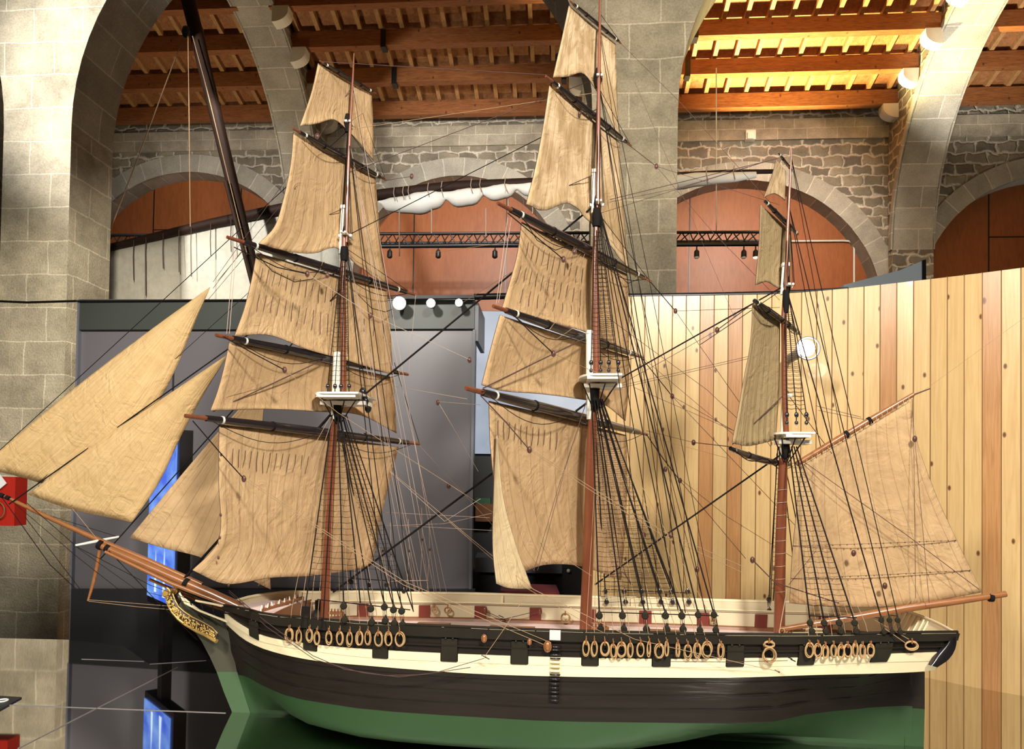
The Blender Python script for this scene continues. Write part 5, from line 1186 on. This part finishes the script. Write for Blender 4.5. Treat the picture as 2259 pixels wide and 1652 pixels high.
# stays
for a, b, r_, mt in (((1309, 455, 0), (790, 882, -.02), .0032, 'rope_black'), ((1300, 885, 0), (735, 1306, -.01), .0036, 'rope_black'), ((1728, 632, 0), (1368, 835, 0), .0024, 'rope_black'), ((1724, 1002, 0), (1312, 1290, 0), .0028, 'rope_black'),
    ((750, 640, 0), (222, 1232, .01), .0020, 'rope_black'), ((738, 905, 0), (392, 1292, 0), .0046, 'rope_black'), ((757, 590, -.002), (20, 1112, -.002), .0022, 'rope_black'), ((768, 287, .018), (-30, 1020, .018), .0013, 'rope_black'),
    ((778, 190, 0), (470, 622, 0), .0008, 'rope_dark'), ((764, 450, .01), (70, 1078, .01), .0009, 'rope_black'), ((1714, 350, 0), (1345, 440, 0), .0012, 'rope_dark'), ((1742, 340, 0), (1325, 470, .01), .0008, 'rope_dark'),
    ((1320, 172, 0), (772, 380, 0), .0011, 'rope_dark'), ((1318, 240, 0), (775, 515, 0), .0014, 'rope_black'), ((1321, 172, 0), (706, 136, -.12), .0010, 'rope_dark'), ((1310, 205, 0), (768, 286, 0), .0009, 'rope_tan'),
    ((725, 788, -.01), (470, 907, -.36), .0019, 'rope_dark'), ((1291, 746, -.01), (1066, 856, -.42), .0020, 'rope_dark'), ((1726, 874, -.01), (1616, 980, -.2), .0016, 'rope_dark'), ((757, 460, 0), (578, 537, -.2), .0013, 'rope_dark'), ((1308, 386, 0), (1166, 448, -.2), .0014, 'rope_dark'),
    ((1724, 640, 0), (1545, 760, .1), .0012, 'rope_black')):
    rope([a, b], r_, mt, 'stay')
# thin lines across the sails and to the rails
TH = [((501, 1300, -.1), (1068, 1452, -.32)), ]
lines = [
 ([(516, 545, -.36), (612, 590, -.30), (678, 604, -.25)], .0016, 'rope_black'), ([(678, 604, -.25), (820, 695, -.15), (1040, 795, 0)], .0008, 'rope_pale'),
 ([(492, 742, -.37), (560, 780, -.33), (628, 816, -.28)], .0016, 'rope_black'), ([(628, 816, -.28), (745, 910, -.2), (1305, 1270, -.1)], .0008, 'rope_tan'),
 ([(425, 928, -.43), (487, 1000, -.38), (538, 1056, -.33)], .0016, 'rope_black'), ([(538, 1056, -.33), (700, 1165, -.3), (890, 1290, -.3), (1212, 1427, -.315)], .0009, 'rope_tan'), ([(540, 1052, -.33), (700, 1160, -.3), (895, 1284, -.3), (1216, 1418, -.315)], .0009, 'rope_tan'),
 ([(1120, 470, -.34), (1180, 520, -.3), (1243, 572, -.25)], .0016, 'rope_black'), ([(1128, 690, -.34), (1170, 732, -.3), (1221, 780, -.25)], .0016, 'rope_black'), ([(1221, 780, -.25), (1300, 815, -.1), (1365, 838, 0)], .0007, 'rope_tan'),
 ([(1060, 872, -.43), (1115, 930, -.38), (1168, 992, -.33)], .0017, 'rope_dark'), ([(1168, 992, -.33), (1310, 1086, -.25), (1460, 1180, -.2), (1636, 1262, -.1)], .0009, 'rope_tan'), ([(1170, 990, -.33), (1312, 1080, -.25), (1462, 1172, -.2), (1640, 1250, -.1)], .0009, 'rope_tan'),
 ([(1435, 622, .3), (1490, 686, .28)], .0016, 'rope_black'), ([(1490, 686, .28), (1720, 678, .0)], .0008, 'rope_dark'), ([(1490, 686, .28), (1700, 985, 0)], .0009, 'rope_dark'),
 ([(1416, 790, .3), (1483, 874, .27)], .0016, 'rope_black'), ([(1483, 874, .27), (1640, 962, .05)], .0008, 'rope_dark'), ([(1483, 874, .27), (1760, 1165, .1)], .0009, 'rope_dark'),
 ([(1426, 958, .4), (1462, 1010, .35), (1500, 1060, .32)], .0018, 'rope_black'), ([(1500, 1060, .32), (1645, 1232, .3)], .0011, 'rope_dark'), ([(1500, 1056, .32), (1605, 1140, .25), (1750, 1230, .1)], .0008, 'rope_dark'),
 ([(1426, 950, .4), (1530, 976, .2)], .0008, 'rope_dark'), ([(1530, 976, .2), (1608, 985, -.2)], .0014, 'rope_dark'), ([(1427, 962, .4), (1610, 1012, -.1)], .0006, 'rope_tan'),
 ([(1390, 322, .18), (1448, 367, .1)], .0013, 'rope_dark'), ([(1448, 367, .1), (1720, 452, 0)], .0007, 'rope_dark'), ([(1448, 367, .1), (1575, 515, .1), (1720, 662, 0)], .0007, 'rope_dark'),
 ([(1370, 96, .1), (1500, 225, 0), (1700, 448, 0)], .0007, 'rope_dark'), ([(1344, 446, 0), (1500, 414, 0), (1716, 348, 0)], .0008, 'rope_dark'),
 ([(1372, 846, .05), (1500, 775, 0), (1582, 728, 0)], .0008, 'rope_dark'), ([(1582, 728, 0), (1652, 676, -.12)], .0015, 'rope_dark'), ([(1372, 850, .05), (1652, 786, -.1)], .0007, 'rope_dark'), ([(1372, 855, .05), (1655, 790, -.1)], .0007, 'rope_dark'),
 ([(1340, 700, 0), (1560, 860, .0), (1650, 945, -.1)], .0008, 'rope_dark'), ([(1395, 770, .2), (1620, 960, -.1)], .0007, 'rope_dark'), ([(1400, 855, .2), (1630, 955, -.1)], .0007, 'rope_dark'), ([(1620, 700, .0), (1560, 560, .1), (1400, 180, .1)], .0005, 'rope_dark'),
 ([(1060, 1100, -.3), (981, 1150, -.3), (860, 1040, -.1)], .0006, 'rope_pale'), ([(862, 1040, .0), (1020, 1172, -.1), (1177, 1300, -.3), (1400, 1410, -.31), (1717, 1481, -.335)], .0009, 'rope_tan'), ([(990, 1150, -.1), (1160, 1296, -.25), (1310, 1385, -.3), (1340, 1400, -.31)], .0007, 'rope_tan'),
 ([(505, 1302, -.05), (585, 1370, -.24), (690, 1446, -.34), (760, 1476, -.345), (850, 1490, -.345), (930, 1488, -.345), (985, 1480, -.345), (1038, 1472, -.34)], .0011, 'rope_dark'), ([(505, 1306, -.05), (590, 1384, -.25), (695, 1455, -.34), (800, 1484, -.345), (880, 1493, -.345), (960, 1484, -.345), (1068, 1452, -.335)], .0010, 'rope_dark'),
 ([(1068, 1450, -.335), (1110, 1390, -.32), (1158, 1316, -.3)], .0008, 'rope_tan'),
 ([(570, 1292, -.1), (680, 1080, -.2), (735, 920, -.05)], .0008, 'rope_tan'), ([(505, 1292, -.1), (640, 1080, -.2), (728, 920, -.05)], .0008, 'rope_tan'),
 ([(1178, 1258, -.25), (1230, 1080, -.2), (1296, 880, 0)], .0008, 'rope_dark'), ([(1186, 1258, -.25), (1245, 1040, -.2), (1298, 870, 0)], .0008, 'rope_dark'),
 ([(870, 852, .3), (1030, 880, -.3)], .0008, 'rope_pale'), ([(966, 886, .2), (1060, 893, -.3)], .0008, 'rope_pale'), ([(966, 886, .2), (1010, 960, .2), (1055, 1040, .2)], .0007, 'rope_pale'), ([(845, 1130, .28), (1080, 1142, -.2)], .0008, 'rope_pale'), ([(850, 1160, .28), (980, 1155, 0), (1085, 1132, -.2)], .0008, 'rope_pale'), ([(860, 1158, .28), (1085, 1170, -.2)], .0007, 'rope_pale'),
 ([(905, 640, .32), (935, 560, .2), (1115, 535, -.1)], .0007, 'rope_tan'), ([(1020, 668, .1), (1128, 600, -.2)], .0007, 'rope_tan'), ([(852, 398, .18), (908, 389, .1)], .0009, 'rope_dark'), ([(917, 650, .33), (902, 820, .35)], .0010, 'rope_pale'), ([(1128, 480, -.3), (1100, 668, -.33)], .0008, 'rope_pale'), ([(1120, 480, -.3), (1095, 670, -.33)], .0008, 'rope_pale'),
 ([(520, 560, -.35), (506, 736, -.37)], .0008, 'rope_pale'), ([(515, 560, -.35), (500, 736, -.37)], .0008, 'rope_pale'), ([(925, 982, .4), (1180, 1260, .3)], .0006, 'rope_tan'), ([(870, 800, .2), (925, 978, .4)], .0012, 'rope_black'),
 ([(534, 553, -.36), (470, 636, -.1)], .0007, 'rope_dark'), ([(545, 560, -.36), (460, 660, -.1)], .0007, 'rope_dark'), ([(655, 410, -.2), (480, 620, -.1)], .0008, 'rope_dark'), ([(620, 445, -.2), (740, 240, -.05)], .0006, 'rope_dark'),
 ([(1262, 9, -.13), (1290, 45, -.02), (1315, 15, 0)], .0006, 'rope_dark'), ([(740, 290, 0), (800, 250, 0), (850, 395, .18)], .0007, 'rope_black'), ([(770, 290, 0), (848, 394, .18)], .0008, 'rope_black'), ([(1322, 195, 0), (1390, 318, .18)], .0009, 'rope_black'), ([(1324, 30, 0), (1368, 92, .11)], .0008, 'rope_black'), ([(1320, 470, 0), (1432, 618, .32)], .0011, 'rope_black'), ([(760, 545, 0), (905, 645, .32)], .0010, 'rope_black'),
 ([(5, 1098, 0), (110, 1245, 0), (194, 1324, 0)], .0014, 'rope_black'), ([(55, 1140, 0), (194, 1322, 0)], .0011, 'rope_black'), ([(60, 1110, -.02), (165, 1202, -.05)], .0011, 'rope_black'), ([(20, 1100, -.02), (170, 1228, -.02), (300, 1330, -.05)], .0009, 'rope_black'), ([(70, 1125, .03), (260, 1184, .05)], .0009, 'rope_black'),
 ([(196, 1323, 0), (300, 1331, 0), (390, 1338, 0)], .0010, 'rope_tan'), ([(196, 1326, 0), (300, 1338, 0), (392, 1346, 0)], .0010, 'rope_tan'), ([(240, 1215, -.02), (340, 1320, -.02), (436, 1412, -.013)], .0013, 'rope_black'), ([(166, 1204, -.05), (330, 1290, -.05), (500, 1352, -.09)], .0010, 'rope_black'), ([(168, 1206, -.05), (300, 1300, -.05), (480, 1345, -.08)], .0008, 'rope_black'), ([(160, 1122, -.01), (215, 1190, 0)], .0010, 'rope_tan'),
 ([(2012, 880, -.02), (2016, 968, -.04), (2020, 1320, -.05)], .0008, 'rope_dark'), ([(2018, 968, -.04), (2050, 1330, -.05)], .0008, 'rope_dark'), ([(1776, 1020, -.03), (2000, 1180, -.05), (2160, 1300, -.05)], .0011, 'rope_dark'), ([(1775, 1040, -.03), (2000, 1195, -.04), (2110, 1290, -.04)], .0008, 'rope_tan'),
 ([(1800, 895, 0), (1900, 920, -.02)], .0008, 'rope_dark'), ([(1805, 905, 0), (1905, 925, -.02)], .0008, 'rope_dark'), ([(1738, 870, 0), (1835, 1000, -.02)], .0010, 'rope_black'), ([(2040, 860, -.02), (2260, 700, -.1)], .0004, 'rope_tan'),
 ([(1737, 1295, -.05), (1718, 1400, -.28), (1695, 1420, -.3)], .0010, 'rope_pale'), ([(1660, 1235, -.1), (1710, 1285, -.02), (1850, 1330, -.2)], .0018, 'rope_dark'), ([(1800, 1215, -.1), (1740, 1290, -.05)], .0009, 'rope_dark'), ([(1950, 1385, -.26), (2000, 1420, -.27)], .0010, 'rope_tan'), ([(1930, 1368, -.2), (2005, 1410, -.27)], .0010, 'rope_tan'), ([(1910, 1350, .1), (1990, 1360, .15), (2050, 1392, .1)], .0014, 'rope_dark'),
 ([(1345, 1268, .0), (1375, 1262, -.05), (1395, 1290, -.1)], .0016, 'rope_dark'), ([(1365, 1220, -.1), (1382, 1272, -.1), (1392, 1290, -.1)], .0012, 'rope_dark'),
 ([(750, 470, -.05), (690, 640, -.2), (640, 738, -.25)], .0005, 'rope_tan'), ([(1290, 560, -.05), (1240, 690, -.15), (1210, 730, -.2)], .0007, 'rope_tan'), ([(1280, 560, -.05), (1180, 700, -.25)], .0006, 'rope_tan'), ([(1260, 255, -.05), (1165, 440, -.2)], .0007, 'rope_tan'), ([(1265, 258, -.05), (1195, 400, -.15)], .0007, 'rope_tan'), ([(1270, 720, -.05), (1075, 850, -.38)], .0007, 'rope_tan'), ([(680, 800, -.1), (490, 880, -.34)], .0007, 'rope_tan'),
]
for pts_, r_, mt in lines: rope(pts_, r_, mt, 'running_line')
# curved foot-rope loops hanging on the upper yards
for pts_ in ([(566, 560, -.34), (600, 598, -.3), (650, 622, -.26), (690, 615, -.2), (715, 578, -.14)], [(1160, 490, -.3), (1185, 530, -.27), (1225, 552, -.24), (1258, 540, -.2)], [(790, 650, .05), (820, 680, .1), (850, 688, .15), (866, 682, .2)], [(1360, 600, .15), (1385, 625, .2), (1410, 615, .25)], [(1615, 992, -.2), (1650, 1015, -.14), (1700, 1022, -.06)], [(1668, 672, -.18), (1685, 700, -.12), (1710, 706, -.06)]):
    rope(pts_, .0012, 'rope_black', 'foot_line')
for e in ((678, 604, -.25), (628, 816, -.28), (538, 1056, -.33), (1243, 572, -.25), (1221, 780, -.25), (1168, 992, -.33), (1490, 686, .28), (1483, 874, .27), (1500, 1060, .32), (1530, 976, .2), (1448, 367, .1), (1582, 728, 0), (990, 1072, .2), (966, 888, .2), (1036, 794, 0), (817, 696, -.15), (908, 389, .1), (1468, 1035, .3), (1660, 1235, -.1), (1883, 1220, -.05), (1952, 1292, -.05), (2018, 968, -.04), (1538, 1256, .1), (1420, 1180, -.1), (1480, 1180, -.1), (676, 793, -.05), (700, 300, -.1), (1278, 250, -.05), (722, 607, -.1), (1267, 555, -.1)):
    block(e)
for e in ((800, 865, -.02), (806, 884, -.02), (812, 900, .02)): block(e, .011, 'yard')
block((1208, 1426, -.318), .011, 'spar'); block((1068, 1408, -.318), .008, 'spar'); block((1168, 1416, -.318), .006, 'spar')
for x, y in ((487, 1136), (485, 1186), (482, 1230), (504, 1290), (488, 1003)): block((x, y, -.35), .0035)
# pins and rope coils on the near side
def coil(x, y, rx, ry, n_=-.318, turns=4, pin=True):
    m_ = MB(); c = P(x, y, n_); sx = rx/FPX*2.04; sy = ry/FPX*2.04; r_ = random.Random(int(x))
    for k in range(turns):
        ox, oz = r_.uniform(-.0016, .0016), r_.uniform(-.003, .003); f = 1+r_.uniform(-.14, .10); tilt = r_.uniform(-.25, .25)
        m_.tube([c+SA*(ox+sx*f*math.cos(a)+tilt*sx*math.sin(a)*.4)+ZV*(oz+sy*f*math.sin(a))-SN*(.0018*k) for a in [2*math.pi*j/18 for j in range(18)]], .0015, 5, closed=True)
    co = m_.build('rope_coil', M['coil'], ship)
    m_ = MB(); m_.tube([c+ZV*sy*.55-SN*.006, c+ZV*(sy+.010)-SN*.006], .0022, 6); 
    if pin: m_.build('pin', M['spar'], co)
    return co
def hullN(px):      # offset just outside the near side at this pixel column
    t = t_at(px, 1.6); return -hull_pt(t, 1.6)[1]-.014
for x, y in ((639, 1400), (660, 1404), (683, 1402), (700, 1406), (726, 1406), (750, 1406), (772, 1409), (794, 1408), (812, 1408), (835, 1410), (858, 1409), (882, 1410)):
    n_ = hullN(x); coil(x, y, random.Random(x).uniform(6, 10), 15, n_)
    rope([(x+1, y-15, n_), (lerp(x, 740, .05), y-60, n_+.02), (lerp(x, 740, .55), lerp(y, 880, .6), -.06)], .0008, 'rope_tan', 'pin_line')
for x, y in ((1293, 1430), (1311, 1430), (1334, 1431), (1353, 1436), (1371, 1433), (1390, 1434), (1413, 1432), (1432, 1430), (1454, 1436), (1471, 1432), (1495, 1433), (1517, 1436), (1538, 1434), (1559, 1432), (1590, 1436)):
    n_ = hullN(x); coil(x, y, random.Random(x).uniform(5, 11) if x not in (1432, 1471, 1495) else 3.5, 15, n_)
    rope([(x, y-15, n_), (lerp(x, 1320, .05), y-60, n_+.02), (lerp(x, 1322, .7), lerp(y, 880, .7), -.06)], .0008, 'rope_tan', 'pin_line')
for x, y in ((1785, 1434), (1804, 1434), (1820, 1437), (1838, 1435), (1855, 1438), (1869, 1436), (1886, 1434), (1902, 1436), (1920, 1435)):
    n_ = hullN(x); coil(x, y, random.Random(x).uniform(5, 9), 14, n_)
    rope([(x, y-15, n_), (lerp(x, 1740, .06), y-60, n_+.02), (lerp(x, 1740, .6), lerp(y, 980, .6), -.06)], .0008, 'rope_tan', 'pin_line')
coil(1696, 1444, 13, 15, hullN(1696), 8, False); coil(1696, 1421, 11, 6, hullN(1696), 3); coil(2010, 1424, 13, 9, hullN(2010), 4)
# coils and fittings on the far bulwark and deck
for x, y, rx, ry in ((958, 1344, 8, 10), (988, 1346, 9, 9), (1247, 1362, 12, 12), (730, 1355, 8, 10), (1573, 1369, 8, 9)): coil(x, y, rx, ry, .262, 4)
for a, b in (((1064, 1345, .265), (1102, 1362, .265)), ((1102, 1368, .265), (1192, 1346, .265))): rope([a, b], .0012, 'rope_dark', 'running_line')
block((1070, 1346, .262), .009, 'mast'); block((1191, 1349, .262), .008, 'mast')
m_ = MB(); c = P(1068, 1450, -.33)
for x, y in ((1068, 1448), (1075, 1452), (1743, 1452), (1750, 1457), (1715, 1481), (1640, 1387), (1650, 1392), (1106, 1360), (1110, 1367)):
    m_ = MB(); n_ = -.333 if y > 1400 else .262; m_.tube([P(x-6, y-3, n_), P(x+5, y+2, n_)], .0017, 6); m_.build('eye_bolt', M['black'], ship)
rope([(1480, 1459, -.325), (1600, 1460, -.325), (1738, 1457, -.33)], .0009, 'rope_dark', 'running_line')
# deck gear: belaying rack at the bow, windlass, fife rails, hatches
m_ = MB(); a = P(575, 1348, -.12); b = P(668, 1318, .10); m_.tube([a, b], .006, 8); rack = m_.build('pin_rack', M['brownwood'], ship, 'rack of white-topped pins on the forecastle')
for k in range(16):
    m_ = MB(); c = a.lerp(b, k/15); r_ = random.Random(k); d = ZV*.018+SN*r_.uniform(-.006, .004)+SA*r_.uniform(-.004, .004)
    m_.tube([c-d*.9, c-d*.2, c+d*.4, c+d], [.002, .0042, .003, .0016], 6); m_.build('rack_pin', M['white'] if k % 2 == 0 else M['brownwood'], rack)
m_ = MB(); c = P(690, 1352, 0)
m_.tube([c-SN*.10-ZV*.01, c+SN*.10-ZV*.01], .016, 12); m_.obox(c-SN*.06, SA*.014, SN*.006, ZV*.032); m_.obox(c+SN*.06, SA*.014, SN*.006, ZV*.032); m_.build('windlass', M['black'], ship)
def rack_at(x, y, w_, nm):
    m_ = MB(); c = P(x, y, 0); m_.obox(c, SA*w_, SN*.006, ZV*.004)
    for q in (-1, 1): m_.obox(c+SA*q*w_-ZV*.02, SA*.004, SN*.005, ZV*.024)
    o_ = m_.build('fife_rail', M['brownwood'], ship)
    for k in range(6):
        m_ = MB(); p = c+SA*lerp(-w_, w_, (k+.5)/6); m_.tube([p-ZV*.012, p, p+ZV*.014], [.0015, .0032, .002], 6); m_.build('rail_pin', M['mast'], o_)
rack_at(735, 1352, .032, 0); rack_at(1318, 1385, .032, 0); rack_at(1750, 1390, .03, 0)
def on_deck(px, n_, hz, sx, sn, mat, nm):
    t = t_at(px, 0); s, b, z = hull_pt(t, 0); m_ = MB(); m_.obox(SH(s, n_, z-BH+.010+hz), SA*sx, SN*sn, ZV*hz); m_.obox(SH(s, n_, z-BH+.010+2*hz), SA*(sx+.004), SN*(sn+.004), ZV*.002); m_.build(nm, M[mat], ship)
on_deck(900, .02, .010, .05, .05, 'brownwood', 'hatch'); on_deck(1100, .02, .008, .07, .06, 'brownwood', 'hatch'); on_deck(1500, .0, .012, .05, .05, 'brownwood', 'hatch'); on_deck(1850, .0, .018, .05, .06, 'deckcream', 'skylight')
for k in range(7):
    m_ = MB(); x = 1725+k*9; c = P(x, 1392-(k % 2)*4, -.03+.01*k); sx = .008; m_.tube([c+SA*(sx*math.cos(a))+ZV*(sx*math.sin(a)) for a in [2*math.pi*j/14 for j in range(14)]], .0014, 5, closed=True); m_.build('deck_coil', M['coil'], ship)
# parrel hoops holding the spanker to the mizzen mast
for k in range(9):
    y = 1080+k*28; m_ = MB(); c = P(1724-k*.4, y, 0); m_.tube([c+SA*(.016*math.cos(a))+SN*(.016*math.sin(a))+ZV*(.002*math.cos(a)) for a in [2*math.pi*j/14 for j in range(14)]], .0009, 4, closed=True); m_.build('mast_hoop', M['rope_pale'], ship)
# hoops lacing jib luffs to their stays
for n_, (x0, y0), (x1, y1), cnt in ((.02, (455, 640), (0, 994), 22), (0, (495, 788), (75, 1080), 18)):
    m_ = MB()
    for k in range(cnt):
        t = (k+.5)/cnt; c = P(lerp(x0, x1, t), lerp(y0, y1, t), n_); m_.tube([c+SN*(.003*math.cos(a))+ZV*(.003*math.sin(a)) for a in [2*math.pi*j/8 for j in range(8)]], .0006, 4, closed=True)
    m_.build('luff_hanks', M['rope_dark'], ship)
# gaff lacing
m_ = MB()
for k in range(20):
    t = (k+.5)/20; c = P(lerp(1772, 2008, t), lerp(1021, 877, t), -.02); m_.tube([c+SN*(.0095*math.cos(a))+ZV*(.0095*math.sin(a)) for a in [2*math.pi*j/10 for j in range(10)]], .0008, 4, closed=True)
m_.build('gaff_lacing', M['rope_pale'], ship)
for x, y in ((1918, 928), (1868, 958)):
    m_ = MB(); c = P(x, y, -.02); d = (P(2015, 870, -.02)-P(1757, 1024, -.02)).normalized(); m_.tube([c-d*.005, c+d*.005], .0115, 10); m_.build('gaff_band', M['rope_black'], ship)
m_ = MB(); c = P(2186, 1318, -.02); m_.tube([c-SA*.006, c+SA*.006], .0125, 10); m_.build('boom_band', M['rope_black'], ship)
